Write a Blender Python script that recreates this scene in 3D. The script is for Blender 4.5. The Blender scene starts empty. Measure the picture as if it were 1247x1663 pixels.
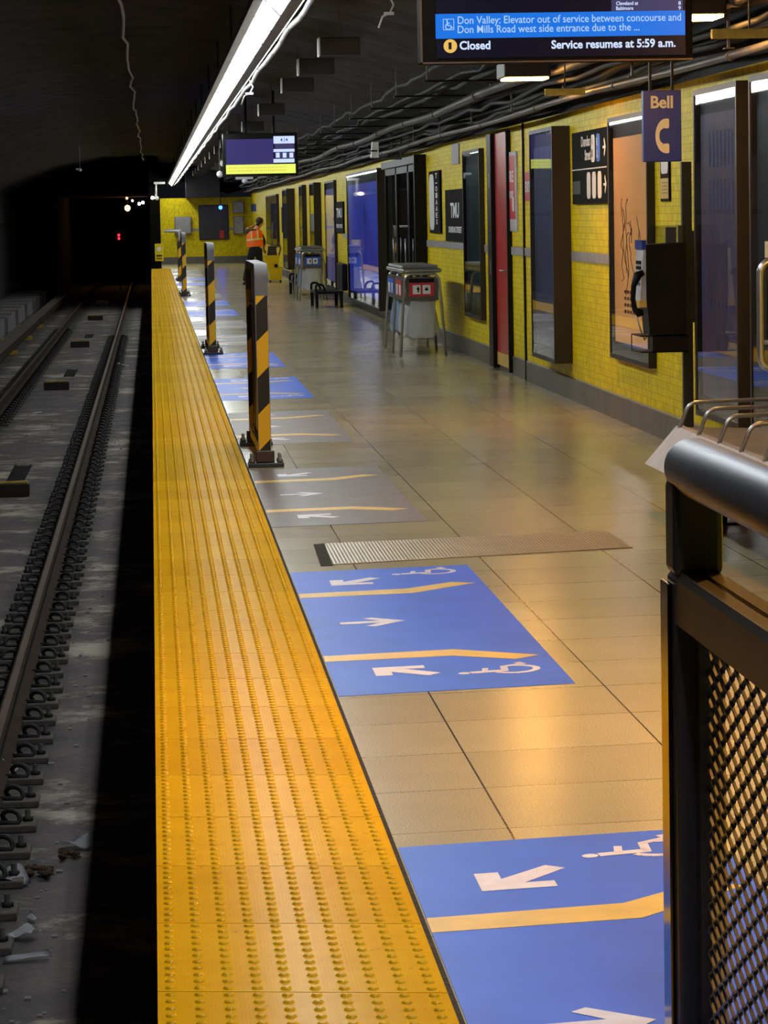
import bpy, bmesh, math, random
from mathutils import Vector, Matrix
random.seed(7)
PI = math.pi
SC = bpy.context.scene
COL = SC.collection

# ------------------------------------------------------------------ camera
F = 4790.0; W_, H_ = 1247.0, 1663.0
ROLL = 0.020
CAMP = Vector((0.033, 0.0, 1.65))
vx, vy = 245 - W_ / 2, H_ / 2 - 355           # vanishing point of the platform direction
r0 = vx * math.cos(ROLL) + vy * math.sin(ROLL)
u0 = -vx * math.sin(ROLL) + vy * math.cos(ROLL)
th = math.atan2(u0, F)                        # pitch down
ps = math.atan2(-r0 * math.cos(th), F)        # yaw right
fw = Vector((math.sin(ps) * math.cos(th), math.cos(ps) * math.cos(th), -math.sin(th)))
rr = fw.cross(Vector((0, 0, 1))).normalized(); uu = rr.cross(fw)
R_ = rr * math.cos(ROLL) - uu * math.sin(ROLL)
U_ = rr * math.sin(ROLL) + uu * math.cos(ROLL)
cd = bpy.data.cameras.new('camera'); cam = bpy.data.objects.new('camera', cd); COL.objects.link(cam)
m = Matrix((R_, U_, -fw)).transposed().to_4x4(); m.translation = CAMP
cam.matrix_world = m
cd.sensor_fit = 'HORIZONTAL'; cd.sensor_width = 36; cd.lens = 36 * F / W_
cd.clip_end = 400; cd.clip_start = 0.05
SC.camera = cam

def P(px, py, x=None, y=None, z=None):
    """world point where the photo's pixel meets a plane of the place"""
    d = fw * F + R_ * (px - W_ / 2) + U_ * (H_ / 2 - py)
    if x is not None: t = (x - CAMP.x) / d.x
    elif y is not None: t = (y - CAMP.y) / d.y
    else: t = (z - CAMP.z) / d.z
    return CAMP + d * t

# ------------------------------------------------------------------ world, exposure
w = bpy.data.worlds.new('world'); SC.world = w; w.use_nodes = True
w.node_tree.nodes['Background'].inputs[0].default_value = (0.5, 0.55, 0.7, 1)
w.node_tree.nodes['Background'].inputs[1].default_value = 0.01
SC.view_settings.view_transform = 'Standard'; SC.view_settings.look = 'None'
SC.view_settings.exposure = 0.0; SC.view_settings.gamma = 1.0; SC.view_settings.use_curve_mapping = False
STRIP = 28.0      # radiance of the fluorescent diffusers
WARM = 480.0      # radiance of the amber downlights

# ------------------------------------------------------------------ materials
def lin(c):
    return tuple(((v / 255) / 12.92 if v / 255 <= .04045 else ((v / 255 + .055) / 1.055) ** 2.4) for v in c) + (1,)
class NT:
    def __init__(s, name):
        s.m = bpy.data.materials.new(name); s.m.use_nodes = True; s.t = s.m.node_tree
        s.b = s.t.nodes['Principled BSDF']; s.out = s.t.nodes['Material Output']
    def n(s, typ, **kw):
        x = s.t.nodes.new(typ)
        for k, v in kw.items(): setattr(x, k, v)
        return x
    def l(s, a, b): s.t.links.new(a, b)
    def math(s, op, a, b=None, c=None):
        x = s.n('ShaderNodeMath', operation=op)
        for i, v in enumerate((a, b, c)):
            if v is None: continue
            if isinstance(v, (int, float)): x.inputs[i].default_value = v
            else: s.l(v, x.inputs[i])
        return x.outputs[0]
    def mix(s, f, a, b):
        x = s.n('ShaderNodeMix', data_type='RGBA')
        for i, v in ((0, f), (6, a), (7, b)):
            if isinstance(v, (int, float)): x.inputs[i].default_value = v
            elif isinstance(v, tuple): x.inputs[i].default_value = v
            else: s.l(v, x.inputs[i])
        return x.outputs[2]
    def noise(s, scale, vec=None, detail=3, rough=.6):
        x = s.n('ShaderNodeTexNoise'); x.inputs['Scale'].default_value = scale
        x.inputs['Detail'].default_value = detail; x.inputs['Roughness'].default_value = rough
        if vec is not None: s.l(vec, x.inputs['Vector'])
        return x.outputs[0]
    def ramp(s, f, a, b):
        return s.math('MULTIPLY', s.math('SUBTRACT', f, a), 1.0 / (b - a)) if False else s._ramp(f, a, b)
    def _ramp(s, f, a, b):
        x = s.n('ShaderNodeMapRange'); s.l(f, x.inputs[0])
        x.inputs[1].default_value = a; x.inputs[2].default_value = b
        return x.outputs[0]
    def bump(s, h, strength=.3, dist=.01):
        x = s.n('ShaderNodeBump'); x.inputs['Strength'].default_value = strength; x.inputs['Distance'].default_value = dist
        s.l(h, x.inputs['Height']); s.l(x.outputs[0], s.b.inputs['Normal'])
    def pos(s):
        g = s.n('ShaderNodeNewGeometry'); x = s.n('ShaderNodeSeparateXYZ'); s.l(g.outputs['Position'], x.inputs[0])
        return g.outputs['Position'], x.outputs
    def obj(s):
        g = s.n('ShaderNodeTexCoord'); x = s.n('ShaderNodeSeparateXYZ'); s.l(g.outputs['Object'], x.inputs[0])
        return g.outputs['Object'], x.outputs

def mat(name, rgb, rough=.5, metal=0, var=.15, scale=8, bump=0, coat=0, spec=.5, emis=None, es=0):
    t = NT(name); c = lin(rgb); b = t.b
    vec, _ = t.obj()
    if var:
        f = t.noise(scale, vec)
        d = tuple(v * (1 - var) for v in c[:3]) + (1,); e = tuple(min(1, v * (1 + var)) for v in c[:3]) + (1,)
        t.l(t.mix(t._ramp(f, .3, .7), d, e), b.inputs['Base Color'])
    else: b.inputs['Base Color'].default_value = c
    b.inputs['Roughness'].default_value = rough; b.inputs['Metallic'].default_value = metal
    b.inputs['Specular IOR Level'].default_value = spec
    if coat: b.inputs['Coat Weight'].default_value = coat; b.inputs['Coat Roughness'].default_value = .03
    if bump: t.bump(t.noise(scale * 6, vec), bump)
    if emis: b.inputs['Emission Color'].default_value = lin(emis); b.inputs['Emission Strength'].default_value = es
    return t.m
def emit(name, rgb, s):
    t = NT(name); t.b.inputs['Base Color'].default_value = (0, 0, 0, 1); t.b.inputs['Roughness'].default_value = .3; t.b.inputs['Specular IOR Level'].default_value = .1
    t.b.inputs['Emission Color'].default_value = lin(rgb); t.b.inputs['Emission Strength'].default_value = s
    return t.m

M = {}
KF = 0.09        # the floor tiles and decals run slightly out of square to the edge
KT = -0.17       # so do the tactile tiles, the other way
def m_floor():
    t = NT('terrazzo floor'); p, (x, y, z) = t.pos()
    sp = t.noise(170, p, 2, .8); bl = t.noise(.9, p, 3); sc = t.noise(5, p, 3, .5)
    base = t.mix(t._ramp(sp, .35, .65), lin((150, 140, 114)), lin((190, 179, 146)))
    base = t.mix(t._ramp(bl, .35, .7), base, t.mix(.3, base, lin((130, 118, 98))))
    base = t.mix(t.math('MULTIPLY', t._ramp(sc, .55, .8), .06), base, lin((70, 62, 52)))
    # every slab a little lighter or darker than the next
    cx = t.math('FLOOR', t.math('MULTIPLY', t.math('SUBTRACT', x, .945), 1 / .617))
    yy = t.math('SUBTRACT', y, t.math('MULTIPLY', x, KF))
    cy = t.math('FLOOR', t.math('MULTIPLY', t.math('SUBTRACT', yy, 8.24), 1 / .565))
    wn = t.n('ShaderNodeTexWhiteNoise', noise_dimensions='2D'); cv = t.n('ShaderNodeCombineXYZ')
    t.l(cx, cv.inputs[0]); t.l(cy, cv.inputs[1]); t.l(cv.outputs[0], wn.inputs['Vector'])
    base = t.mix(t.math('MULTIPLY', wn.outputs[0], .22), base, lin((96, 88, 74)))
    fx = t.math('ABSOLUTE', t.math('SUBTRACT', t.math('FRACT', t.math('ADD', t.math('MULTIPLY', t.math('SUBTRACT', x, .945), 1 / .617), .5)), .5))
    fy = t.math('ABSOLUTE', t.math('SUBTRACT', t.math('FRACT', t.math('ADD', t.math('MULTIPLY', t.math('SUBTRACT', yy, 8.24), 1 / .565), .5)), .5))
    jx = t.math('LESS_THAN', fx, .005); jy = t.math('MULTIPLY', t.math('LESS_THAN', fy, .007), .5)
    j = t.math('MAXIMUM', jx, jy)
    t.l(t.mix(j, base, lin((30, 25, 20))), t.b.inputs['Base Color'])
    t.l(t.math('ADD', t.math('MULTIPLY', sc, .05), t.math('ADD', t.math('MULTIPLY', j, .0), .20)), t.b.inputs['Roughness'])
    t.b.inputs['Specular IOR Level'].default_value = .5
    t.bump(sp, .04, .001)
    return t.m
def m_tact():
    t = NT('yellow tactile polymer'); p, (x, y, z) = t.pos()
    yy = t.math('SUBTRACT', y, t.math('MULTIPLY', x, KT))
    cy = t.math('FLOOR', t.math('MULTIPLY', t.math('SUBTRACT', yy, 6.17), 1 / .615))
    wn = t.n('ShaderNodeTexWhiteNoise', noise_dimensions='1D'); t.l(cy, wn.inputs['W'])
    n1 = t.noise(6, p, 5, .7); n2 = t.noise(45, p, 3, .7)
    base = t.mix(wn.outputs[0], lin((200, 152, 10)), lin((212, 164, 16)))
    base = t.mix(t.math('MULTIPLY', t._ramp(n1, .45, .75), .3), base, lin((178, 118, 14)))
    base = t.mix(t.math('MULTIPLY', t._ramp(n2, .66, .74), .6), base, lin((80, 60, 24)))
    t.l(base, t.b.inputs['Base Color'])
    t.l(t.math('ADD', t.math('MULTIPLY', n1, .12), .20), t.b.inputs['Roughness'])
    # fine ribs along the strip
    s = t.math('SINE', t.math('MULTIPLY', x, 2 * PI / .0087))
    gate = t.math('GREATER_THAN', t.math('FRACT', t.math('MULTIPLY', yy, 16.3)), .3)
    t.b.inputs['Specular IOR Level'].default_value = 0
    gl = t.n('ShaderNodeBsdfGlossy'); gl.inputs['Roughness'].default_value = .20; mx = t.n('ShaderNodeMixShader'); mx.inputs[0].default_value = .03
    t.l(t.b.outputs[0], mx.inputs[1]); t.l(gl.outputs[0], mx.inputs[2]); t.l(mx.outputs[0], t.out.inputs[0])
    t.bump(t.math('MULTIPLY', s, gate), .12, .0008)
    return t.m
def m_brick():
    t = NT('yellow glazed wall tile'); p, (x, y, z) = t.pos()
    cv = t.n('ShaderNodeCombineXYZ'); t.l(t.math('ADD', y, x), cv.inputs[0]); t.l(z, cv.inputs[1])
    br = t.n('ShaderNodeTexBrick'); t.l(cv.outputs[0], br.inputs['Vector'])
    br.inputs['Color1'].default_value = lin((240, 216, 8)); br.inputs['Color2'].default_value = lin((226, 200, 4))
    br.inputs['Mortar'].default_value = lin((204, 178, 8)); br.inputs['Scale'].default_value = 1
    br.inputs['Mortar Size'].default_value = .0035; br.inputs['Brick Width'].default_value = .15; br.inputs['Row Height'].default_value = .052
    mp = t.n('ShaderNodeMapping'); mp.inputs['Scale'].default_value = (1, 1.6, .5); t.l(p, mp.inputs[0])
    n = t.noise(14, mp.outputs[0], 5, .75)
    t.l(t.mix(t.math('MULTIPLY', t._ramp(n, .46, .72), .7), br.outputs[0], lin((146, 126, 8))), t.b.inputs['Base Color'])
    t.b.inputs['Roughness'].default_value = .5; t.b.inputs['Specular IOR Level'].default_value = .2
    t.bump(t.math('SUBTRACT', t.math('MULTIPLY', n, .6), br.outputs['Fac']), .3, .003)
    return t.m
def m_conc(name, a, b, rough=.85, stains=None, scale=1.6, grime=()):
    t = NT(name); p, (x, y, z) = t.pos()
    n1 = t.noise(scale, p, 8, .7); n2 = t.noise(30, p, 4, .7)
    c = t.mix(t._ramp(n1, .35, .65), lin(a), lin(b))
    c = t.mix(t.math('MULTIPLY', t._ramp(n2, .4, .7), .3), c, lin(tuple(v * .5 for v in a)))
    if stains:
        n3 = t.noise(.9, p, 9, .75); c = t.mix(t._ramp(n3, .52, .62), c, lin(stains))
    for gx, gw in grime:      # oily dirt that has collected along the rails
        d = t.math('ABSOLUTE', t.math('SUBTRACT', x, gx)); d = t.math('ADD', d, t.math('MULTIPLY', t.math('SUBTRACT', t.noise(5, p, 6, .7), .5), .35))
        c = t.mix(t.math('MULTIPLY', t._ramp(d, gw, gw * .45), .8), c, lin((30, 27, 27)))
    t.l(c, t.b.inputs['Base Color']); t.b.inputs['Roughness'].default_value = rough
    t.bump(t.math('ADD', n1, t.math('MULTIPLY', n2, .4)), .6, .03)
    return t.m
def m_pane():
    t = NT('clear glass pane'); t.t.nodes.remove(t.b)
    f = t.n('ShaderNodeFresnel'); f.inputs[0].default_value = 1.5; gg = t.n('ShaderNodeNewGeometry')
    a = t.n('ShaderNodeBsdfTransparent'); a.inputs[0].default_value = (.86, .88, .9, 1)
    g = t.n('ShaderNodeBsdfGlossy'); g.inputs['Roughness'].default_value = .02
    mx = t.n('ShaderNodeMixShader'); t.l(t.math('MULTIPLY', f.outputs[0], t.math('SUBTRACT', 1.0, gg.outputs['Backfacing'])), mx.inputs[0]); t.l(a.outputs[0], mx.inputs[1]); t.l(g.outputs[0], mx.inputs[2])
    t.l(mx.outputs[0], t.out.inputs[0]); return t.m
def m_bag(name, rgb):
    t = NT(name); t.b.inputs['Base Color'].default_value = lin(rgb); t.b.inputs['Roughness'].default_value = .35
    t.b.inputs['Transmission Weight'].default_value = .0; t.b.inputs['Alpha'].default_value = .8
    v, _ = t.obj(); t.bump(t.noise(9, v, 6), .8, .03); return t.m
def m_stripe():
    """black and yellow hazard tape wound in diagonals"""
    t = NT('hazard tape'); v, (x, y, z) = t.obj()
    a = t.math('FRACT', t.math('ADD', t.math('MULTIPLY', t.math('SUBTRACT', z, t.math('MULTIPLY', t.math('ADD', x, y), 1.0)), 1 / .48), .28))
    t.l(t.mix(t.math('GREATER_THAN', a, .5), lin((18, 17, 16)), lin((232, 176, 10))), t.b.inputs['Base Color'])
    t.b.inputs['Roughness'].default_value = .35; return t.m
def m_poster(name, cols, scale=(3, 3, 1.2), coat=0, rough=.4, es=0):
    """a printed sheet: soft patches of its own ink colours"""
    t = NT(name); v, (x, y, z) = t.obj()
    mp = t.n('ShaderNodeMapping'); mp.inputs['Scale'].default_value = scale; t.l(v, mp.inputs[0])
    n = t.noise(1.0, mp.outputs[0], 4, .6)
    r = t.n('ShaderNodeValToRGB'); t.l(n, r.inputs[0]); e = r.color_ramp.elements
    for i, c in enumerate(cols):
        q = .3 + .4 * i / max(1, len(cols) - 1)
        if i < 2: e[i].position = q; e[i].color = lin(c)
        else: el = e.new(q); el.color = lin(c)
    t.l(r.outputs[0], t.b.inputs['Base Color']); t.b.inputs['Roughness'].default_value = rough
    if es: t.l(r.outputs[0], t.b.inputs['Emission Color']); t.b.inputs['Emission Strength'].default_value = es
    return t.m
def m_weave():
    t = NT('ribbed aluminium plate'); p, (x, y, z) = t.pos()
    s = t.math('SINE', t.math('MULTIPLY', x, 2 * PI / .0175)); n = t.noise(5, p, 5)
    c = t.mix(t._ramp(n, .3, .7), lin((128, 116, 100)), lin((150, 138, 120)))
    c = t.mix(t.math('MULTIPLY', t._ramp(s, .5, 1), .5), c, lin((172, 160, 142)))
    t.l(c, t.b.inputs['Base Color']); t.b.inputs['Roughness'].default_value = .42; t.b.inputs['Metallic'].default_value = .5
    t.bump(s, .3, .002); return t.m
M['floor'] = m_floor(); M['tact'] = m_tact(); M['brick'] = m_brick()
M['bed'] = m_conc('track bed concrete', (78, 71, 74), (108, 99, 99), .9, (172, 162, 150), grime=((-.867, .36), (-2.362, .36), (-3.2, .35)))
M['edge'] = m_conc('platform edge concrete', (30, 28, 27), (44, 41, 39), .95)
M['ceil'] = m_conc('sooty ceiling', (44, 40, 40), (70, 64, 62), .9, None, 3)
M['tunnel'] = m_conc('tunnel wall', (26, 25, 28), (42, 40, 44), .9)
M['lwall'] = m_conc('far side wall', (58, 56, 62), (80, 78, 84), .8)
M['base'] = m_conc('grey skirting stone', (96, 90, 82), (118, 110, 100), .45)
M['curb'] = m_conc('pale curb', (110, 104, 108), (140, 134, 136), .85)
M['pane'] = m_pane(); M['stripe'] = m_stripe(); M['plate'] = m_weave()
M['black'] = mat('black paint', (10, 9, 9), .45, 0, .1, spec=.18)
M['blackm'] = mat('matt black', (7, 7, 7), .8, spec=.1)
M['brownblk'] = mat('dark brown anodised casing', (34, 25, 21), .45, .1)
M['rail'] = mat('rusty rail steel', (62, 50, 44), .85, 0, .25, 3, spec=.04)
M['railhead'] = mat('worn rail head', (104, 84, 72), .45, .5, .15, 3)
M['clip'] = mat('grimy fastener steel', (40, 36, 36), .7, .3, .3, 20, .3)
M['clipplate'] = mat('grimy tie plate', (80, 73, 72), .9, 0, .3, 12, .4)
M['steel'] = mat('brushed stainless steel', (176, 176, 178), .32, .9, .08, 12)
M['dsteel'] = mat('dull dark stainless', (62, 60, 64), .42, .7, .12, 9)
M['bronze'] = mat('bronze brown metal', (72, 62, 56), .42, .6, .15, 6)
M['strip'] = mat('polished bronze strip', (96, 84, 72), .12, 1, .1, 4)
M['tube'] = mat('handrail stainless', (98, 99, 112), .43, .9, .08, 6)
M['mesh'] = mat('dark steel mesh', (104, 104, 110), .34, .85, .15, 30)
M['grey'] = mat('grey enamel', (150, 146, 148), .5)
M['lgrey'] = mat('pale grey enamel', (190, 186, 190), .45)
M['galv'] = mat('galvanised pipe', (96, 90, 88), .5, .5, .2, 5)
M['pipe'] = mat('painted dull pipe', (64, 58, 56), .55, .3, .2, 5)
M['cable'] = mat('black cable', (22, 20, 20), .7)
M['white'] = mat('white enamel', (222, 222, 222), .45, 0, .05)
M['wpaint'] = mat('white floor vinyl', (206, 200, 216), .5, 0, .12, 12)
M['blue'] = mat('blue floor vinyl', (48, 98, 216), .45, 0, .10, 3, spec=.2)
M['taupe'] = mat('worn taupe floor vinyl', (104, 94, 96), .5, 0, .18, 5)
M['vyel'] = mat('ochre floor vinyl', (214, 174, 80), .45, 0, .12, 6)
M['bell'] = mat('navy sign enamel', (4, 40, 132), .4, 0, .1)
M['cream'] = mat('cream lettering', (206, 200, 178), .5, 0, .05)
M['txtw'] = mat('white lettering', (226, 226, 230), .5, 0, .03)
M['red'] = mat('red enamel', (176, 34, 30), .35, 0, .12, 4)
M['signred'] = mat('sign red', (196, 40, 46), .4, 0, .08)
M['yel'] = mat('yellow plastic', (222, 200, 16), .4, 0, .1, 6)
M['skin'] = mat('skin', (176, 122, 94), .5, 0, .08)
M['hair'] = mat('dark hair', (26, 20, 18), .6, 0, .3, 30)
M['trouser'] = mat('navy black trousers', (20, 22, 30), .85, 0, .2, 12)
M['vest'] = mat('orange safety vest', (250, 108, 30), .7, 0, .08, 8, emis=None)
M['refl'] = mat('reflective tape', (200, 204, 120), .4, 0, .05)
M['shoe'] = mat('black shoe', (24, 24, 26), .5)
M['paper'] = mat('paper litter', (190, 190, 200), .8, 0, .06, 10, .2)
M['leaf'] = mat('crumpled brown wrapping', (84, 58, 42), .8, 0, .6, 45, 1)
M['timber'] = mat('grubby yellow timber', (186, 152, 60), .8, 0, .35, 10, .3)
M['brownpanel'] = mat('brown smoked panel', (112, 76, 44), .25, .4, .25, 4)
M['diff'] = emit('fluorescent diffuser', (236, 243, 240), STRIP)
M['warm'] = emit('amber lamp glass', (255, 182, 84), WARM)
M['warm_dim'] = emit('dim amber lamp glass', (255, 182, 84), WARM * .2)
M['warm_far'] = emit('faint amber lamp glass', (255, 150, 62), WARM * .04)
M['e_white'] = emit('tunnel lamp glass', (255, 240, 210), 14)
M['e_amber'] = emit('amber tunnel lamp glass', (255, 170, 60), 30)
M['e_red'] = emit('red signal lens', (255, 20, 30), 12)
M['e_blue'] = emit('blue beacon lens', (20, 60, 255), 45)
M['s_dark'] = emit('screen dark area', (24, 22, 44), .5)
M['s_blue'] = emit('screen blue banner', (26, 116, 226), 1.0)
M['s_text'] = emit('screen text', (205, 220, 255), 1.1)
M['s_btext'] = emit('screen banner text', (170, 205, 250), 1.0)
M['s_panel'] = emit('screen violet panel', (64, 62, 100), 1.0)
M['s_gold'] = emit('screen line bullet', (236, 190, 96), 1.0)
M['s_lime'] = emit('screen lime banner', (214, 226, 96), 1.3)
M['s_lilac'] = emit('screen pale tile', (176, 190, 250), 1.5)
M['s_indigo'] = emit('screen indigo field', (58, 52, 110), 1.0)

# ------------------------------------------------------------------ mesh helpers
class MB:
    def __init__(s): s.bm = bmesh.new()
    def box(s, x0, x1, y0, y1, z0, z1, mi=0, bev=0, M4=None):
        vs = [Vector((x, y, z)) for x in (x0, x1) for y in (y0, y1) for z in (z0, z1)]
        if M4 is not None: vs = [M4 @ v for v in vs]
        v = [s.bm.verts.new(p) for p in vs]
        fs = [s.bm.faces.new([v[i] for i in q]) for q in ((0, 1, 3, 2), (4, 6, 7, 5), (0, 4, 5, 1), (2, 3, 7, 6), (0, 2, 6, 4), (1, 5, 7, 3))]
        for f in fs: f.material_index = mi
        if bev:
            es = list({e for f in fs for e in f.edges})
            r = bmesh.ops.bevel(s.bm, geom=es, offset=bev, segments=2, affect='EDGES', profile=.5)
            for f in r['faces']: f.material_index = mi
        return s
    def prism(s, pts, axis, a, b, mi=0):
        """closed 2D outline extruded along an axis; pts are the other two coordinates in x,y,z order"""
        def mk(p, t):
            if axis == 'x': return (t, p[0], p[1])
            if axis == 'y': return (p[0], t, p[1])
            return (p[0], p[1], t)
        A = [s.bm.verts.new(mk(p, a)) for p in pts]; B = [s.bm.verts.new(mk(p, b)) for p in pts]
        n = len(pts); fs = [s.bm.faces.new(A), s.bm.faces.new(B[::-1])]
        for i in range(n): fs.append(s.bm.faces.new((A[i], B[i], B[(i + 1) % n], A[(i + 1) % n])))
        for f in fs: f.material_index = mi
        return s
    def tube(s, pts, r, seg=8, mi=0, cap=True, closed=False, rads=None):
        pts = [Vector(p) for p in pts]; n = len(pts); rings = []; prev = None
        for i, p in enumerate(pts):
            if closed: d = pts[(i + 1) % n] - pts[i - 1]
            else: d = pts[min(i + 1, n - 1)] - pts[max(i - 1, 0)]
            d.normalize()
            if prev is None:
                a = Vector((0, 0, 1)) if abs(d.z) < .9 else Vector((1, 0, 0))
                u = d.cross(a).normalized()
            else: u = (prev - d * prev.dot(d)).normalized()
            prev = u; v = d.cross(u); rad = rads[i] if rads else r
            rings.append([s.bm.verts.new(p + (u * math.cos(2 * PI * k / seg) + v * math.sin(2 * PI * k / seg)) * rad) for k in range(seg)])
        N = n if closed else n - 1
        for i in range(N):
            a, b = rings[i], rings[(i + 1) % n]
            for k in range(seg):
                f = s.bm.faces.new((a[k], a[(k + 1) % seg], b[(k + 1) % seg], b[k])); f.material_index = mi; f.smooth = True
        if cap and not closed:
            for q in (rings[0][::-1], rings[-1]): f = s.bm.faces.new(q); f.material_index = mi
        return s
    def lathe(s, prof, c=(0, 0, 0), seg=12, mi=0, M4=None):
        rings = []
        for r, z in prof:
            ring = []
            for k in range(seg):
                p = Vector((c[0] + r * math.cos(2 * PI * k / seg), c[1] + r * math.sin(2 * PI * k / seg), c[2] + z))
                if M4 is not None: p = M4 @ p
                ring.append(s.bm.verts.new(p))
            rings.append(ring)
        for a, b in zip(rings, rings[1:]):
            for k in range(seg):
                f = s.bm.faces.new((a[k], a[(k + 1) % seg], b[(k + 1) % seg], b[k])); f.material_index = mi; f.smooth = True
        for q in (rings[0][::-1], rings[-1]): f = s.bm.faces.new(q); f.material_index = mi
        return s
    def ball(s, c, r, mi=0, sc=(1, 1, 1), seg=10, jit=0):
        res = bmesh.ops.create_uvsphere(s.bm, u_segments=seg, v_segments=max(5, seg - 3), radius=r)
        for v in res['verts']:
            k = 1 + random.uniform(-jit, jit)
            v.co = Vector((v.co.x * sc[0] * k, v.co.y * sc[1] * k, v.co.z * sc[2] * k)) + Vector(c)
            for f in v.link_faces: f.material_index = mi; f.smooth = True
        return s
    def quad(s, pts, mi=0):
        f = s.bm.faces.new([s.bm.verts.new(p) for p in pts]); f.material_index = mi; return s
    def grid(s, fn, nu, nv, mi=0, smooth=True):
        g = [[s.bm.verts.new(fn(i / nu, j / nv)) for j in range(nv + 1)] for i in range(nu + 1)]
        for i in range(nu):
            for j in range(nv):
                f = s.bm.faces.new((g[i][j], g[i + 1][j], g[i + 1][j + 1], g[i][j + 1])); f.material_index = mi; f.smooth = smooth
        return s
    def text(s, body, size, M4, mi=0, bold=0, sx=1, align='LEFT', ext=.0015, spacing=1):
        cu = bpy.data.curves.new('t', 'FONT'); cu.body = body; cu.size = size; cu.align_x = align
        cu.offset = bold; cu.extrude = ext; cu.resolution_u = 3; cu.space_character = spacing
        o = bpy.data.objects.new('t', cu); COL.objects.link(o)
        dg = bpy.context.evaluated_depsgraph_get(); me = bpy.data.meshes.new_from_object(o.evaluated_get(dg))
        for v in me.vertices: v.co.x *= sx
        me.transform(M4); base = len(s.bm.faces)
        s.bm.from_mesh(me); s.bm.faces.ensure_lookup_table()
        for f in s.bm.faces[base:]: f.material_index = mi
        bpy.data.objects.remove(o); bpy.data.curves.remove(cu); bpy.data.meshes.remove(me)
        return s

ORG = {}
def org(o): return ORG.get(o.name, Vector((0, 0, 0))) if o else Vector((0, 0, 0))
def build(name, mb, mats, parent=None, label=None):
    """link the collected shape as ONE mesh object (world coordinates, made local to its parent's base)"""
    bm = mb.bm; o0 = org(parent)
    bmesh.ops.recalc_face_normals(bm, faces=bm.faces)
    if o0.length: bmesh.ops.translate(bm, vec=-o0, verts=bm.verts)
    me = bpy.data.meshes.new(name); bm.to_mesh(me); bm.free()
    for k in (mats if isinstance(mats, (list, tuple)) else [mats]): me.materials.append(M[k] if isinstance(k, str) else k)
    o = bpy.data.objects.new(name, me); COL.objects.link(o)
    if parent: o.parent = parent; ORG[o.name] = o0
    if label: o['label'] = label
    return o
def thing(name, label, cat, loc=(0, 0, 0), group=None):
    o = bpy.data.objects.new(name, None); COL.objects.link(o); o.empty_display_size = .1
    o.location = loc; ORG[o.name] = Vector(loc); o['label'] = label; o['category'] = cat
    if group: o['group'] = group
    return o
def tag(o, label, cat, group=None, kind=None):
    o['label'] = label; o['category'] = cat
    if group: o['group'] = group
    if kind: o['kind'] = kind
    return o
def recentre(o):
    """put the origin of a one-mesh thing at the middle of its base"""
    vs = [v.co for v in o.data.vertices]
    c = Vector(((min(v.x for v in vs) + max(v.x for v in vs)) / 2, (min(v.y for v in vs) + max(v.y for v in vs)) / 2, min(v.z for v in vs)))
    o.data.transform(Matrix.Translation(-c)); o.location = c; return o
def struct(o): o['kind'] = 'structure'; return o
def children(o): return [c for c in bpy.data.objects if c.parent == o]
def copy_tree(root, loc, label=None, group=None, kids=None):
    r = root.copy(); COL.objects.link(r); r.location = loc
    if label: r['label'] = label
    if group: r['group'] = group
    for ch, subs in (kids if kids is not None else [(c, children(c)) for c in children(root)]):
        c = ch.copy(); COL.objects.link(c); c.parent = r
        for g in subs:
            d = g.copy(); COL.objects.link(d); d.parent = c
    return r
def M4Y(x, y, z):      # text/sheet facing the camera side (-Y), reading left to right along +X
    return Matrix.Translation((x, y, z)) @ Matrix.Rotation(PI / 2, 4, 'X')
def M4X(x, y, z):      # text on the right wall facing -X, reading towards the camera (-Y)
    return Matrix.Translation((x, y, z)) @ Matrix.Rotation(-PI / 2, 4, 'Z') @ Matrix.Rotation(PI / 2, 4, 'X')
def arc_path(pts, r, n=5):
    """round the corners of a polyline"""
    pts = [Vector(p) for p in pts]; out = [pts[0]]
    for a, b, c in zip(pts, pts[1:], pts[2:]):
        d1 = (a - b).normalized(); d2 = (c - b).normalized(); p1 = b + d1 * r; p2 = b + d2 * r
        for k in range(n + 1):
            t = k / n; out.append((1 - t) ** 2 * p1 + 2 * t * (1 - t) * b + t * t * p2)
    out.append(pts[-1]); return out

# ================================================================== THE SETTING
XW = 3.66; YE = 107.0; BED = -1.30
b = MB().box(0.0, XW + .3, -4, YE + .4, -.22, 0)
struct(build('floor', b, 'floor'))
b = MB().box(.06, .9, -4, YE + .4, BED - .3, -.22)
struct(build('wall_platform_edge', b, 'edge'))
b = MB().box(-6.2, .2, -4, 150, BED - .35, BED)
struct(build('floor_track_bed', b, 'bed'))
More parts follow.
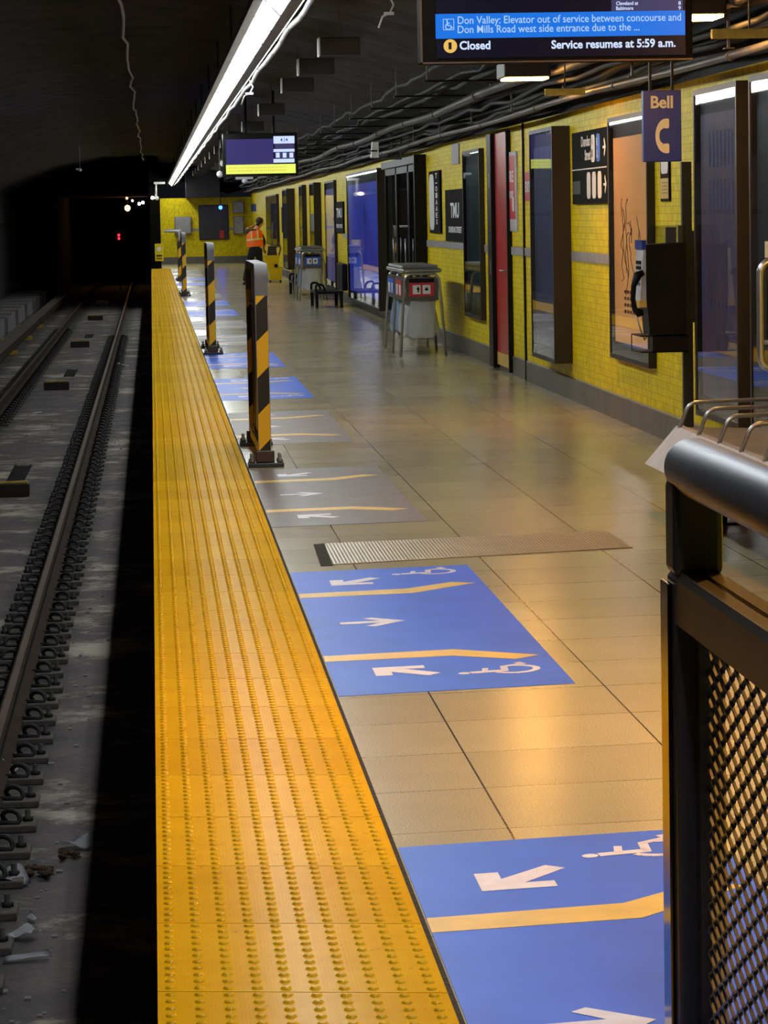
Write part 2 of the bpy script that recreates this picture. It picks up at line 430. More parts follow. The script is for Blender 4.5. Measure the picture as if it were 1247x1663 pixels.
# tactile strip: tiles with truncated domes, ten to a row
b = MB(); TS = .615; x1 = .612
k = -12
while True:
    y0 = 6.17 + TS * k
    if y0 > 97.2: break
    g = .0022 if y0 < 30 else .004
    ya, yb = y0 + g, y0 + TS - g
    sk = lambda x: KT * x
    far = y0 > 26
    nr = 11
    lo, hi = -.002, .012
    v = [b.bm.verts.new(p) for p in [(.002, ya + sk(0), hi), (x1, ya + sk(x1), hi), (x1, yb + sk(x1), hi), (.002, yb + sk(0), hi),
                                     (.002, ya + sk(0), lo), (x1, ya + sk(x1), lo), (x1, yb + sk(x1), lo), (.002, yb + sk(0), lo)]]
    for q in ((0, 1, 2, 3), (0, 4, 5, 1), (1, 5, 6, 2), (2, 6, 7, 3), (3, 7, 4, 0)): b.bm.faces.new([v[i] for i in q])
    if y0 < 97 and y0 > 0:
        seg = 8 if not far else 6
        for i in range(10):
            cx = .030 + i * .0613
            for j in range(nr):
                cy = y0 + (j + .5) * TS / nr + sk(cx)
                prof = ((.0125, 0), (.0105, .0035), (.0065, .0052)) if not far else ((.0125, 0), (.007, .005))
                rings = [[b.bm.verts.new((cx + r * math.cos(2 * PI * s / seg), cy + r * math.sin(2 * PI * s / seg), hi + h)) for s in range(seg)] for r, h in prof]
                for a_, c_ in zip(rings, rings[1:]):
                    for s in range(seg):
                        f = b.bm.faces.new((a_[s], a_[(s + 1) % seg], c_[(s + 1) % seg], c_[s])); f.smooth = True
                b.bm.faces.new(rings[-1])
    k += 1
o = struct(build('trim_1', b, 'tact')); o['label'] = 'yellow tactile paving strip with raised domes along the platform edge'
b = MB().box(x1, .627, -4, 97.2, -.01, .004)
struct(build('trim_2', b, 'edge'))
# right wall and skirting
b = MB().box(XW, XW + .3, -4, YE, .2, 2.5); struct(build('wall_right', b, 'brick'))
b = MB().box(XW + .02, XW + .3, -4, YE, 2.5, 3.6); struct(build('wall_right_upper', b, 'tunnel'))
b = MB().prism([(XW, 0), (XW + .05, 0), (XW + .05, .2), (XW - .0, .2), (XW - .012, .19), (XW - .012, .0)], 'y', -4, YE)
struct(build('baseboard_right', b, 'base'))
b = MB()
for ya, yb in ((31.9, 32.2), (33.6, 38.9), (45.6, 46.3), (52.6, 56), (26.2, 30.2), (19.5, 25.4)):
    b.box(XW - .012, XW, ya, yb, 1.215, 1.295)
struct(build('trim_3', b, 'grey'))
# end wall of the platform
b = MB().box(.2, XW, YE, YE + .3, 0, 2.36); struct(build('wall_back', b, 'brick'))
b = MB().box(.2, XW, YE - .03, YE, 0, .25); struct(build('baseboard_back', b, 'base'))
b = MB().box(1.3, 2.5, YE - 1.4, YE + .1, 2.36, 3.4); struct(build('ceiling_bulkhead', b, 'tunnel'))
b = MB().box(.0, .34, 97.3, 98.4, 0, 3.6); struct(build('wall_pillar', b, 'blackm'))
# ceiling
prof = [(-6.2, 1.4), (-5.4, 2.3), (-4.5, 2.8), (-3, 3.35), (-1.5, 3.65), (.3, 3.68), (1.6, 3.45), (2.6, 3.2), (3.4, 2.95), (4.0, 2.8)]
def cprof(u):
    x = -6.2 + u * 10.2
    for (xa, za), (xb, zb) in zip(prof, prof[1:]):
        if x <= xb + 1e-6: return x, za + (zb - za) * (x - xa) / (xb - xa)
    return prof[-1]
def cfn(u, v):
    x, z = cprof(u); y = -4 + v * 156
    rib = abs(math.sin(PI * y / 1.45)); rib2 = abs(math.sin(PI * y / .48 + .5))
    return (x, y + .05 * math.sin(x * 1.7), z + .10 * rib + .02 * rib2 + .012 * math.sin(x * 9 + y * 3))
b = MB().grid(cfn, 26, 1500)
struct(build('ceiling', b, 'ceil'))
# far side of the tracks
b = MB().box(-5.2, -4.9, -4, 112, BED, 3.2); struct(build('wall_left', b, 'lwall'))
b = MB()
yy = 4
while yy < 108:
    b.box(-4.9, -3.8 - (.05 if int(yy) % 2 else 0), yy, yy + 2.3, BED, -.86); b.box(-4.9, -3.95, yy + 2.3, yy + 3.1, BED, -.86 - .12); yy += 3.1
struct(build('trim_4', b, 'curb'))
b = MB().box(-4.9, -4.82, -4, 110, 1.50, 1.60); struct(build('trim_5', b, 'edge'))
# tunnel mouth beyond the platform end
b = MB().box(-6, -3.55, 112, 150, BED, 3.6).box(-.05, .34, 98.4, 150, BED, 3.6).box(-6, .4, 149, 150, BED, 3.6).box(-3.6, .1, 112, 150, 2.6, 3.6)
struct(build('wall_tunnel', b, 'tunnel'))

# ================================================================== LIGHTS
# long twin-faced fluorescent trough hung over the platform edge
def make_luminaire():
    t = thing('ceiling_light', 'white fluorescent luminaire in the continuous trough above the platform edge', 'ceiling light', (0, 0, 0), 'fluorescent luminaires in the long trough')
    build('diffuser', MB().prism([(.711, 2.90), (.804, 2.80), (.808, 2.803), (.716, 2.904)], 'y', .055, 1.345), 'diff', t)
    build('diffuser', MB().prism([(.881, 2.80), (.961, 2.90), (.956, 2.904), (.877, 2.803)], 'y', .055, 1.345), 'diff', t)
    build('end_cap', MB().prism([(.708, 2.905), (.808, 2.797), (.878, 2.797), (.966, 2.905)], 'y', -.055, .055), 'brownblk', t)
    return t
L0 = make_luminaire(); kids = [(c, []) for c in children(L0)]
ny = 77
for i in range(ny):
    y = -1.0 + 1.4 * i
    if i == 0: L0.location = (0, y, 0)
    else: copy_tree(L0, (0, y, 0), kids=kids)
t = thing('light_trough', 'long brown light trough hung from the ceiling above the platform edge', 'light trough', (.84, 50, 2.8))
build('side_channel', MB().box(.654, .711, -1.1, 106.9, 2.885, 2.935), 'bronze', t)
build('bottom_channel', MB().box(.808, .876, -1.1, 106.9, 2.792, 2.812), 'bronze', t)
build('housing', MB().box(.711, .966, -1.1, 106.9, 2.906, 3.0), 'brownblk', t)
for i in range(20): build('hanger', MB().box(.82, .84, 1 + 5.4 * i, 1.03 + 5.4 * i, 3.0, 3.62), 'brownblk', t)
pts = [(1.0 + .006 * math.sin(y * 2.1), y, 2.90 + .012 * math.sin(y * 1.3)) for y in [i * .7 for i in range(-1, 152)]]
recentre(tag(build('conduit', MB().tube(pts, .02, 6), 'cable'), 'dark conduit sagging along the right side of the light trough', 'conduit'))

# amber downlights over the right half of the platform
def downlight(y, lab, x=2.95, z=2.67, mm='warm'):
    t = thing('downlight', lab, 'ceiling light', (x, y, z), 'amber box downlights')
    build('housing', MB().box(x - .18, x + .18, y - .15, y + .35, z + .006, z + .13, 0, .01), 'brownblk', t)
    build('lamp', MB().box(x - .165, x + .165, y - .135, y + .20, z - .008, z + .004), mm, t, 'glowing amber lamp glass')
    build('hanger', MB().box(x - .165, x - .14, y + .1, y + .125, z + .13, 3.25).box(x + .14, x + .165, y + .1, y + .125, z + .13, 3.2), 'galv', t)
downlight(22.9, 'lit amber downlight seen just below the near display screen', mm='warm_dim')
downlight(15.9, 'lit amber downlight at the right end of the near display screen', mm='warm_dim')
downlight(8.9, 'lit amber downlight above the middle of the platform, nearer than the display')
downlight(71.8, 'small far amber downlight under the distant lit display', 3.05, mm='warm_far')

# ================================================================== TRACK
def rail_at(x, z0, label, ya=-4, yb=140):
    pr = [(-.07, 0), (.07, 0), (.07, .012), (.012, .03), (.009, .115), (.034, .125), (.036, .158), (.028, .166), (-.028, .166), (-.036, .158), (-.034, .125), (-.009, .115), (-.012, .03), (-.07, .012)]
    t = thing('running_rail', label, 'rail', (x, 40, z0), 'running rails of the near track')
    build('rail_body', MB().prism([(x + a, z0 + c) for a, c in pr], 'y', ya, yb), 'rail', t)
    build('rail_head', MB().box(x - .02, x + .02, ya, yb, z0 + .1655, z0 + .168), 'railhead', t, 'strip worn bright by wheels')
RZ = BED + .035
rail_at(-.867, RZ, 'rusty running rail nearest the platform edge')
rail_at(-2.362, RZ, 'rusty running rail on the far side of the near track')
def make_fast():
    t = thing('rail_fastener', 'grimy clip plate holding the rail nearest the platform', 'rail fastener', (0, 0, 0), 'clip plates of the near rail')
    build('base_plate', MB().box(-.24, .26, -.10, .10, 0, .034, 0, .006), 'clipplate', t)
    for s in (1, -1):
        path = []
        for k in range(11):
            a = -.6 + k * (PI * 1.45) / 10
            path.append((s * (.135 + .044 * math.cos(a)), -.055 + .011 * k, .058 + .034 * math.sin(a)))
        path = [(s * .06, -.055, .045)] + path
        build('spring_clip', MB().tube(path, .013, 6), 'clip', t)
        build('bolt', MB().lathe([(.026, .034), (.026, .055), (.014, .056), (.014, .09)], (s * .215, .02, 0), 6), 'clip', t)
    return t
fs = make_fast(); fk = [(c, []) for c in children(fs)]
for i in range(112):
    loc = (-.867 + random.uniform(-.008, .008), 6.4 + .605 * i, BED + .001)
    if i == 0: fs.location = loc
    else: copy_tree(fs, loc, kids=fk)
for i in range(60):
    copy_tree(fs, (-2.362, 43 + .605 * i, BED + .001), 'grimy clip plate holding the rail on the far side', 'clip plates of the far rail', fk)
# third rail with cover on brackets
t = thing('third_rail', 'dark power rail under a cover board beyond the near track', 'rail', (-3.1, 60, BED))
build('cover_board', MB().box(-3.24, -2.98, 20, 108, BED + .36, BED + .40), 'clipplate', t)
build('power_rail', MB().box(-3.15, -3.05, 20, 108, BED + .14, BED + .28), 'rail', t)
for y in (34, 42, 50, 58, 66, 74, 82):
    build('bracket', MB().box(-3.35, -3.26, y, y + .12, BED, BED + .38).box(-3.3, -3.0, y, y + .12, BED, BED + .1), 'timber', t)
# cable runs beside the third rail
for i, (x, z) in enumerate(((-3.55, BED + .05), (-3.62, BED + .11))):
    pts = [(x + .02 * math.sin(y * .9 + i), y, z) for y in range(14, 109, 2)]
    recentre(tag(build('cable', MB().tube(pts, .035, 6), 'cable'), ['black cable lying beside the far curb', 'black cable lying upon another against the far curb'][i], 'cable'))
# timber blocks and drain slots between the rails
blk = [(15, 806, 'largest yellow-topped timber block between the rails, at the left edge'), (92, 633, 'dark timber block between the rails beside a scrap of paper'),
       (130, 564, 'yellow-topped timber block between the rails, third from the near end'), (155, 520, 'small yellow-topped timber block between the rails, fourth from the near end'), (166, 496, 'smallest farthest timber block between the rails')]
for px, py, lab in blk:
    p = P(px, py, z=BED)
    t = thing('timber_block', lab, 'timber block', (p.x, p.y, BED), 'timber blocks between the rails')
    build('block', MB().box(p.x - .22, p.x + .22, p.y - .12, p.y + .12, BED, BED + .14, 0, .01), 'brownblk', t)
    build('yellow_top', MB().box(p.x - .2, p.x + .2, p.y - .02, p.y + .12, BED + .14, BED + .155), 'timber', t, 'worn yellow cap')
for px, py, ln in ((30, 772, 2.6), (115, 606, 2.6), (145, 546, 2.2)):
    p = P(px, py, z=BED)
    b = MB().box(p.x - .09, p.x + .09, p.y - ln / 2, p.y + ln / 2, BED, BED + .006)
    for s in (-1, 1): b.box(p.x + s * .09 - .01, p.x + s * .09 + .01, p.y - ln / 2, p.y + ln / 2, BED, BED + .02)
    recentre(tag(build('drain_grate', b, 'blackm'), {30: 'near', 115: 'middle', 145: 'far'}[px] + ' black drain slot in the track bed between timber blocks', 'drain', 'drain slots between the rails'))
# litter on the bed
def sheet(px, py, sx, sy, rot, lab, kind='paper', curl=.02):
    p = P(px, py, z=BED)
    def fn(u, v):
        x = (u - .5) * sx * (1 - .15 * v); y = (v - .5) * sy
        c, s = math.cos(rot), math.sin(rot)
        return (p.x + x * c - y * s, p.y + x * s + y * c, BED + .012 + curl * (math.sin(u * 5 + px) * math.cos(v * 4 + py) + 1) + .02 * u * v)
    b = MB().grid(fn, 6, 6)
    g = b.bm.faces[:]; bmesh.ops.solidify(b.bm, geom=g, thickness=.002)
    o = recentre(tag(build('paper_scrap', b, kind), lab, 'litter', 'paper litter on the track bed'))
sheet(13, 1433, .17, .26, .2, 'large white paper sheet on the track bed left of the brown clump')
sheet(123, 1379, .16, .12, -.1, 'white paper lying behind the smaller brown clump')
sheet(41, 1526, .12, .10, -.5, 'folded beige card scrap below the large brown clump')
sheet(52, 1497, .03, .08, .5, 'tiny white scrap between the brown clump and folded card', curl=.004)
sheet(8, 1256, .10, .2, .3, 'white paper scrap caught beside the near rail')
sheet(60, 672, .16, .10, 0, 'pale paper strip between the rails near a dark block', curl=.005)
sheet(45, 1562, .2, .05, .1, 'thin beige strip of litter at the bottom of the track bed', curl=.008)
sheet(196, 596, .16, .5, .4, 'pale twisted scrap on the bed near the shadow of the platform', curl=.03)
for px, py, s, lab in ((62, 1424, .062, 'large crumpled brown wrapping clump on the track bed'), (113, 1395, .045, 'smaller crumpled brown wrapping clump on the track bed')):
    p = P(px, py, z=BED); b = MB(); random.seed(px)
    for k in range(24):
        b.ball((p.x + random.uniform(-s, s), p.y + random.uniform(-s, s) * 1.3, BED + s * .3 + random.uniform(0, s * .35)), s * random.uniform(.2, .38), sc=(random.uniform(.7, 1.5), random.uniform(.5, 1), .6), seg=9, jit=.45)
    recentre(tag(build('brown_clump', b, 'leaf'), lab, 'litter', 'crumpled brown clumps'))
random.seed(3)
b = MB()
for k in range(420):
    y = 7 + 40 * random.random() ** 2; x = random.uniform(-2.1, -.05) if random.random() < .7 else random.uniform(-.7, -.2); s = random.uniform(.006, .022)
    b.box(x, x + s * 1.4, y, y + s * 2.2, BED, BED + s * .5, 0)
o = build('gravel_bits', b, 'curb'); tag(o, 'scattered small grit and crumbs over the track bed', 'grit', kind='stuff')

# ================================================================== FLOOR DECALS
XL, XR, LEN = .632, 1.47, 3.57
def bar(b, p, q, wd, z0, z1, mi=0):
    p, q = Vector(p), Vector(q); d = (q - p).normalized(); n = Vector((-d.y, d.x)) * wd / 2
    b.prism([tuple(p + n), tuple(p - n), tuple(q - n), tuple(q + n)], 'z', z0, z1, mi)
def skew(mb):
    for v in mb.bm.verts: v.co.y += .14 * v.co.x
    return mb
def arrow_diag(cx, cy, s):      # head towards the track, s = +1 points away from the camera, -1 towards it
    b = MB(); tip = (cx, cy)
    z0, z1 = .0022, .0032
    L = .19
    pts = [(cx, cy), (cx + L, cy), (cx + L, cy - s * .062), (cx + .115, cy - s * .062), (cx + .235, cy - s * .19), (cx + .19, cy - s * .235),
           (cx + .062, cy - s * .115), (cx + .062, cy - s * L), (cx, cy - s * L)]
    return b.prism(pts, 'z', z0, z1)
def arrow_mid(cx, cy):
    z0, z1 = .0022, .0032
    pts = [(cx, cy - .03), (cx + .165, cy - .03), (cx + .10, cy - .105), (cx + .135, cy - .13), (cx + .265, cy), (cx + .135, cy + .13), (cx + .10, cy + .105), (cx + .165, cy + .03), (cx, cy + .03)]
    return MB().prism(pts, 'z', z0, z1)
def wheelchair(cx, cy, s=1.0, z0=.0022, z1=.0032):
    """seated figure on a wheel; its head points to -X, it looks to +Y"""
    b = MB(); q = lambda u, v: (cx - v * s, cy + u * s)       # u forward, v up
    n = 12; b.prism([q(.075 + .022 * math.cos(2 * PI * k / n), .262 + .022 * math.sin(2 * PI * k / n)) for k in range(n)], 'z', z0, z1)
    bar(b, q(.08, .238), q(.095, .10), .038 * s, z0, z1)
    bar(b, q(.088, .185), q(.165, .175), .022 * s, z0, z1)
    bar(b, q(.09, .11), q(.185, .105), .026 * s, z0, z1)
    bar(b, q(.18, .112), q(.235, .02), .026 * s, z0, z1)
    bar(b, q(.225, .03), q(.265, .045), .026 * s, z0, z1)
    pr = None
    for k in range(15):
        a = 2.2 + k * (4.0) / 14
        c = q(.115 + .085 * math.cos(a), .075 + .085 * math.sin(a))
        if pr: bar(b, pr, c, .027 * s, z0, z1)
        pr = c
    return b
def make_decal(blue):
    t = thing('floor_decal', 'x', 'floor decal', (0, 0, 0), 'door guide decals on the platform floor')
    build('backing', skew(MB().prism([(0, 0), (XR - XL, 0), (XR - XL, LEN), (0, LEN)], 'z', .0004, .0018)), 'blue' if blue else 'taupe', t)
    for s, v0 in ((-1, .86), (1, LEN - .86)):
        b = MB().prism([(0, v0 - s * .07), (.50, v0 - s * .075), (.70, v0 + s * .09), (.80, v0 + s * .17), (.70, v0 + s * .24), (.48, v0 + s * .08), (0, v0 + s * .07)], 'z', .0019, .0028)
        build('guide_line', skew(b), 'vyel', t, 'ochre guide line')
    build('arrow', skew(arrow_diag(.16, .58, 1)), 'wpaint', t, 'white diagonal arrow')
    build('arrow', skew(arrow_diag(.16, LEN - .56, -1)), 'wpaint', t, 'white diagonal arrow')
    build('arrow', skew(arrow_mid(.12, LEN / 2)), 'wpaint', t, 'white arrow pointing away from the track')
    if blue:
        for v0 in (.27, LEN - .33): build('wheelchair_symbol', skew(wheelchair(.74, v0)), 'wpaint', t, 'white wheelchair symbol')
    return t
DB, DT = make_decal(True), make_decal(False)
kb, kt = [(c, []) for c in children(DB)], [(c, []) for c in children(DT)]
y0s = [3.99, 10.02, 15.62, 21.35, 26.65, 32.3] + [38.0 + 5.72 * i for i in range(10)]
labs = ['bright blue boarding decal nearest the camera, cut by the bottom of the photo', 'bright blue boarding decal with wheelchair symbols just in front of the ribbed floor plate',
        'taupe boarding decal between the ribbed plate and the nearest barrier post', 'taupe boarding decal just behind the nearest striped barrier post',
        'first blue boarding decal beyond the nearest barrier post', 'pale blue boarding decal right beside the foot of the second barrier post']
used = {True: 0, False: 0}
for i, y in enumerate(y0s):
    blue = (i % 4) < 2
    src, kk = (DB, kb) if blue else (DT, kt)
    lab = labs[i] if i < 6 else ('distant ' + ('blue' if blue else 'taupe') + ' boarding decal beyond the second barrier')
    if not used[blue]: src.location = (XL, y, 0); src['label'] = lab; used[blue] = 1; o = src
    else: o = copy_tree(src, (XL, y, 0), lab, kids=kk)
    if i >= 6: o['group'] = 'distant ' + ('blue' if blue else 'taupe') + ' boarding decals'

# ribbed cover plate let into the floor
c = [P(*q, z=0) for q in ((540, 918), (1027, 890), (985, 863), (527, 884))]
t = thing('cover_plate', 'ribbed metal cover plate let into the floor behind the blue decal', 'floor plate', (c[0].x, c[0].y, 0))
build('plate', MB().prism([(v.x, v.y) for v in c], 'z', .0005, .005), 'plate', t)
d = [P(*q, z=0) for q in ((521, 920), (541, 919), (527, 883), (509, 885))]
build('end_strip', MB().prism([(v.x, v.y) for v in d], 'z', .0005, .003), 'edge', t, 'dark cracked strip at the left end')

# ================================================================== BARRIERS
def make_barrier(flip=1):
    t = thing('crowd_barrier', 'x', 'barrier', (0, 0, 0), 'striped queue barriers')
    Hh, Ln = 1.34, 1.9
    # frame: inverted U in the YZ plane, flat bar 85 mm wide
    path = [(y, z) for y, z in [(0, .1), (0, 1.12)]]
    out = []; R = .09
    for k in range(9):
        a = PI - k * PI / 16 ; out.append((R + R * math.cos(a), Hh - R + R * math.sin(a)))
    for k in range(9):
        a = PI / 2 - k * PI / 16; out.append((Ln - R + R * math.cos(a), Hh - R + R * math.sin(a)))
    outer = [(0, 1.10)] + out + [(Ln, 1.10)]
    inner = [(Ln - .05, 1.10)] + [(min(max(y, .05), Ln - .05), z - .05) for y, z in reversed(out)] + [(.05, 1.10)]
    bb = MB()
    n = len(outer)
    A = [[bb.bm.verts.new((x, p[0], p[1])) for p in outer] for x in (0, .085)]
    B = [[bb.bm.verts.new((x, p[0], p[1])) for p in reversed(inner)] for x in (0, .085)]
    for i in range(n - 1):
        for q in ((A[0][i], A[0][i + 1], A[1][i + 1], A[1][i]), (B[0][i], B[0][i + 1], B[1][i + 1], B[1][i]),
                  (A[0][i], A[0][i + 1], B[0][i + 1], B[0][i]), (A[1][i], A[1][i + 1], B[1][i + 1], B[1][i])): bb.bm.faces.new(q)
    build('top_rail', bb, mat('worn grey top paint', (112, 110, 116), .6, spec=.2), t, 'pale grey rounded top')
    for y in (0, Ln - .05):
        p = build('post', MB().box(0, .085, y, y + .05, .09, 1.10, 0, .004), 'grey', t)
        build('hazard_tape', MB().box(.004, .081, y - .0015, y + .003, .11, 1.13), 'stripe', p, 'diagonal black and yellow tape')
    pan = MB()
    pan.box(.03, .055, .05, Ln - .05, .16, 1.03)
    build('infill_panel', pan, 'brownpanel', t, 'brown infill panel')
    pan = MB().box(.022, .063, .05, Ln - .05, 1.03, 1.055).box(.022, .063, .05, Ln - .05, .13, .16)
    for y in (.35, .8, 1.25, 1.6): pan.box(.024, .061, y, y + .02, .16, 1.03)
    build('divider', pan, 'bronze', t)
    build('upper_panel', MB().box(.03, .055, .05, Ln - .05, 1.055, 1.285), 'brownpanel', t)
    build('skid_bar', MB().box(-.003, .0, .05, 1.5, .10, .16, 0, 0), 'vyel', t, 'yellow kick strip')
    for y in (-.06, Ln - .11):
        bp = build('base_plate', MB().box(-.07, .165, y, y + .17, 0, .03, 0, .005), 'dsteel', t)
        for dx in (-.045, .14):
            for dy in (.03, .14): build('bolt', MB().lathe([(.02, .03), (.02, .05), (.011, .051), (.011, .085)], (dx, y + dy, 0), 6), 'galv', bp)
        build('clamp', MB().box(-.02, .105, y + .045, y + .125, .03, .11, 0, .008), 'bronze', t)
    return t
BA = make_barrier(); bk = [(c, children(c)) for c in children(BA)]
bl = [(.700, 19.45, 'nearest queue barrier with striped black and yellow end post'), (.695, 35.7, 'second striped queue barrier, behind the nearest one'),
      (.665, 62.5, 'third striped queue barrier, thin and far down the platform')]
for i, (x, y, lab) in enumerate(bl):
    if i == 0: BA.location = (x, y, 0); BA['label'] = lab
    else: copy_tree(BA, (x, y, 0), lab, kids=bk)
# last one turned across the platform
t = copy_tree(BA, (.72, 78, 0), 'farthest striped queue barrier with a white rail turned across the platform', kids=bk)
t.rotation_euler.z = 0
o = build('return_rail', MB().tube(arc_path([(.04, .02, 1.05), (.04, .02, 1.31), (-.36, .02, 1.31)], .08), .03, 8), 'lgrey'); o.parent = t

# ================================================================== GUARD RAIL IN THE FOREGROUND
GX, GZ, GY0, GY1 = 1.012, 1.177, .9, 5.36
t = thing('guard_rail', 'steel guard rail with thick tube handrail and wire mesh infill in the right foreground', 'railing', (GX, GY1, 0))
pts = [(GX, GY0, GZ), (GX, GY1 - .03, GZ)]
rads = [.054, .054]
for k in range(1, 8):
    a = k * PI / 2 / 7; pts.append((GX, GY1 - .03 + .054 * math.sin(a), GZ)); rads.append(max(.004, .054 * math.cos(a)))
build('handrail', MB().tube(pts, .054, 40, rads=rads), 'tube', t, 'thick rounded steel tube')
for yy in (GY1 - .10, GY0 + .1):
    build('upper_post', MB().box(GX - .05, GX + .042, yy, yy + .095, .985, GZ - .02, 0, .012), 'dsteel', t)
    build('post', MB().box(GX - .045, GX + .045, yy + .01, yy + .09, .02, .9, 0, .006), 'dsteel', t)
    build('foot_plate', MB().box(GX - .1, GX + .1, yy - .04, yy + .14, 0, .02, 0, .004), 'dsteel', t)
bm_ = MB().prism([(GX - .045, .895), (GX + .045, .895), (GX + .045, .975), (GX + .036, .988), (GX + .006, .988), (GX + .004, .983), (GX - .004, .983), (GX - .006, .988), (GX - .036, .988), (GX - .045, .975)], 'y', GY0 + .1, GY1)
build('top_beam', bm_, 'bronze', t, 'bronze brown box beam')
build('bottom_beam', MB().box(GX - .04, GX + .04, GY0 + .1, GY1, .06, .12, 0, .004), 'bronze', t)
build('edge_strip', MB().box(GX - .054, GX - .046, GY1 - .05, GY1 + .03, .03, .965, 0, .003), M['strip'], t, 'polished vertical strip')
build('mesh_frame', MB().box(GX - .012, GX + .012, GY1 - .135, GY1 - .10, .12, .895), 'dsteel', t)
build('mesh_frame', MB().box(GX - .012, GX + .012, GY0 + .19, GY0 + .22, .12, .895), 'dsteel', t)
me_ = MB(); LW, SW = .088, .043; r_ = 0; z = .13
Ya, Yb = GY0 + .21, GY1 - .13
while z < .9 - SW / 2:
    y = Ya + (LW / 2 if r_ % 2 else 0)
    while y < Yb:
        for s in (1,):
            for e in (-1, 1):
                a = Vector((GX, y, z + s * SW / 2)); c = Vector((GX, min(y + LW / 2, Yb + .01) if e > 0 else max(y - LW / 2, Ya - .01), z))
                # strand: slanted flat ribbon, bulging out at the bond
                ox = .0025 if e > 0 else -.0025
                a2 = a + Vector((ox, 0, 0)); w1 = Vector((.003, 0, -.001)); th_ = Vector((0, 0, .0026))
                vs = [me_.bm.verts.new(q) for q in (a2 - w1 - th_, a2 + w1 - th_, a2 + w1 + th_, a2 - w1 + th_, c - w1 - th_, c + w1 - th_, c + w1 + th_, c - w1 + th_)]
                for q in ((0, 1, 5, 4), (1, 2, 6, 5), (2, 3, 7, 6), (3, 0, 4, 7)): me_.bm.faces.new([vs[i] for i in q])
        y += LW
    z += SW / 2 * 1.0; r_ += 1
build('wire_mesh', me_, 'mesh', t, 'dark raised wire mesh')

# ================================================================== DISPLAY SCREENS
def pxy(px, py, Y): v = P(px, py, y=Y); return v.x, v.z
YD = 11.4
t = thing('display_screen', 'near hanging departure screen with blue banner and white text', 'display', (1.6, YD, 2.2))
xL, zb = pxy(683, 104, YD); xR, _ = pxy(1125, 98, YD); zt = zb + .64
zb -= .0
build('housing', MB().box(xL, xR, YD, YD + .12, zb, zt, 0, .006), 'blackm', t)
build('bezel', MB().box(xL, xR, YD - .006, YD + .0, zb, zb + .006).box(xL, xL + .008, YD - .006, YD, zb, zt), 'bronze', t, 'thin metal trim')
def scr(name, x0, y0, x1, y1, m_, dy, lab=None, Y=YD, par=None):
    xm = (x0 + x1) / 2; ym = (y0 + y1) / 2
    a = pxy(x0, ym, Y)[0]; c = pxy(x1, ym, Y)[0]; zt_ = pxy(xm, y0, Y)[1]; zb_ = pxy(xm, y1, Y)[1]
    return build(name, MB().box(a, c, Y - dy - .001, Y - dy + .001, zb_, zt_), m_, par or t, lab)
s1 = scr('picture', 707, -125, 1112, 84 + 8, 's_dark', .003, 'dark lit picture area')
scr('banner', 707, 20, 1112, 60, 's_blue', .005, 'blue alert banner', par=s1)
scr('info_tile', 992, -60, 1108, 18, 's_panel', .005, 'violet tile listing two lines', par=s1)
def scrtext(body, px, py, hpx, m_, Y, par, wpx=None, bold=0.0, al='LEFT', dy=.007, name='lettering'):
    x, z = pxy(px, py, Y); size = hpx / F * Y * 1.38
    b = MB().text(body, size, Matrix.Identity(4), bold=bold, ext=.0004)
    xs = [v.co.x for v in b.bm.verts]; wd = max(xs) - min(xs); sx = 1
    if wpx: sx = (wpx / F * Y) / wd
    x0 = min(xs) if al == 'LEFT' else max(xs)
    for v in b.bm.verts: v.co.x = (v.co.x - x0) * sx
    b.bm.transform(M4Y(x, Y - dy, z)); return build(name, b, m_, par)
scrtext('Don Valley: Elevator out of service between concourse and', 743, 39, 12.5, 's_btext', YD, s1, 364, .0003)
scrtext('Don Mills Road west side entrance due to the ...', 743, 54, 12.5, 's_btext', YD, s1, 296, .0003)
scrtext('Closed', 746, 80.5, 13.5, 's_text', YD, s1, 50, .0012)
scrtext('Service resumes at 5:59 a.m.', 895, 79, 13.5, 's_text', YD, s1, 203, .0012)
scrtext('Cleveland at', 1000, 8.5, 6, 's_text', YD, s1, 36, .0003)
scrtext('Baltimore', 1000, 16.5, 6, 's_text', YD, s1, 28, .0003)
scrtext('8', 1101, 8, 6, 's_text', YD, s1, 4, .0003); scrtext('9', 1101, 16, 6, 's_text', YD, s1, 4, .0003)
x, z = pxy(731, 75, YD); r = 11 / F * YD
build('line_bullet', MB().lathe([(r, 0), (r, .0015)], (0, 0, 0), 24, M4=M4Y(x, YD - .005, z)), 's_gold', s1, 'round gold line bullet')
scrtext('1', 728, 80.5, 12, 'black', YD, s1, 5, .0, dy=.0075)
b = MB()
x, z = pxy(728, 40, YD); r = 8.5 / F * YD
for a_, c_ in (((-r, -r), (r, -r)), ((r, -r), (r, r)), ((r, r), (-r, r)), ((-r, r), (-r, -r))): bar(b, a_, c_, .0022, 0, .001)
wc = wheelchair(0, 0, .13, 0, .001); wc.bm.transform(Matrix.Rotation(-PI / 2, 4, 'Z') @ Matrix.Translation((.018, -.016, 0)))
tmp = bpy.data.meshes.new('t'); wc.bm.to_mesh(tmp); wc.bm.free(); b.bm.from_mesh(tmp); bpy.data.meshes.remove(tmp)
b.bm.transform(M4Y(x, YD - .007, z)); build('wheelchair_icon', b, 's_btext', s1)
build('hanger', MB().box(xL + .3, xL + .34, YD + .04, YD + .08, zt, 3.6).box(xR - .34, xR - .3, YD + .04, YD + .08, zt, 3.55), 'black', t)

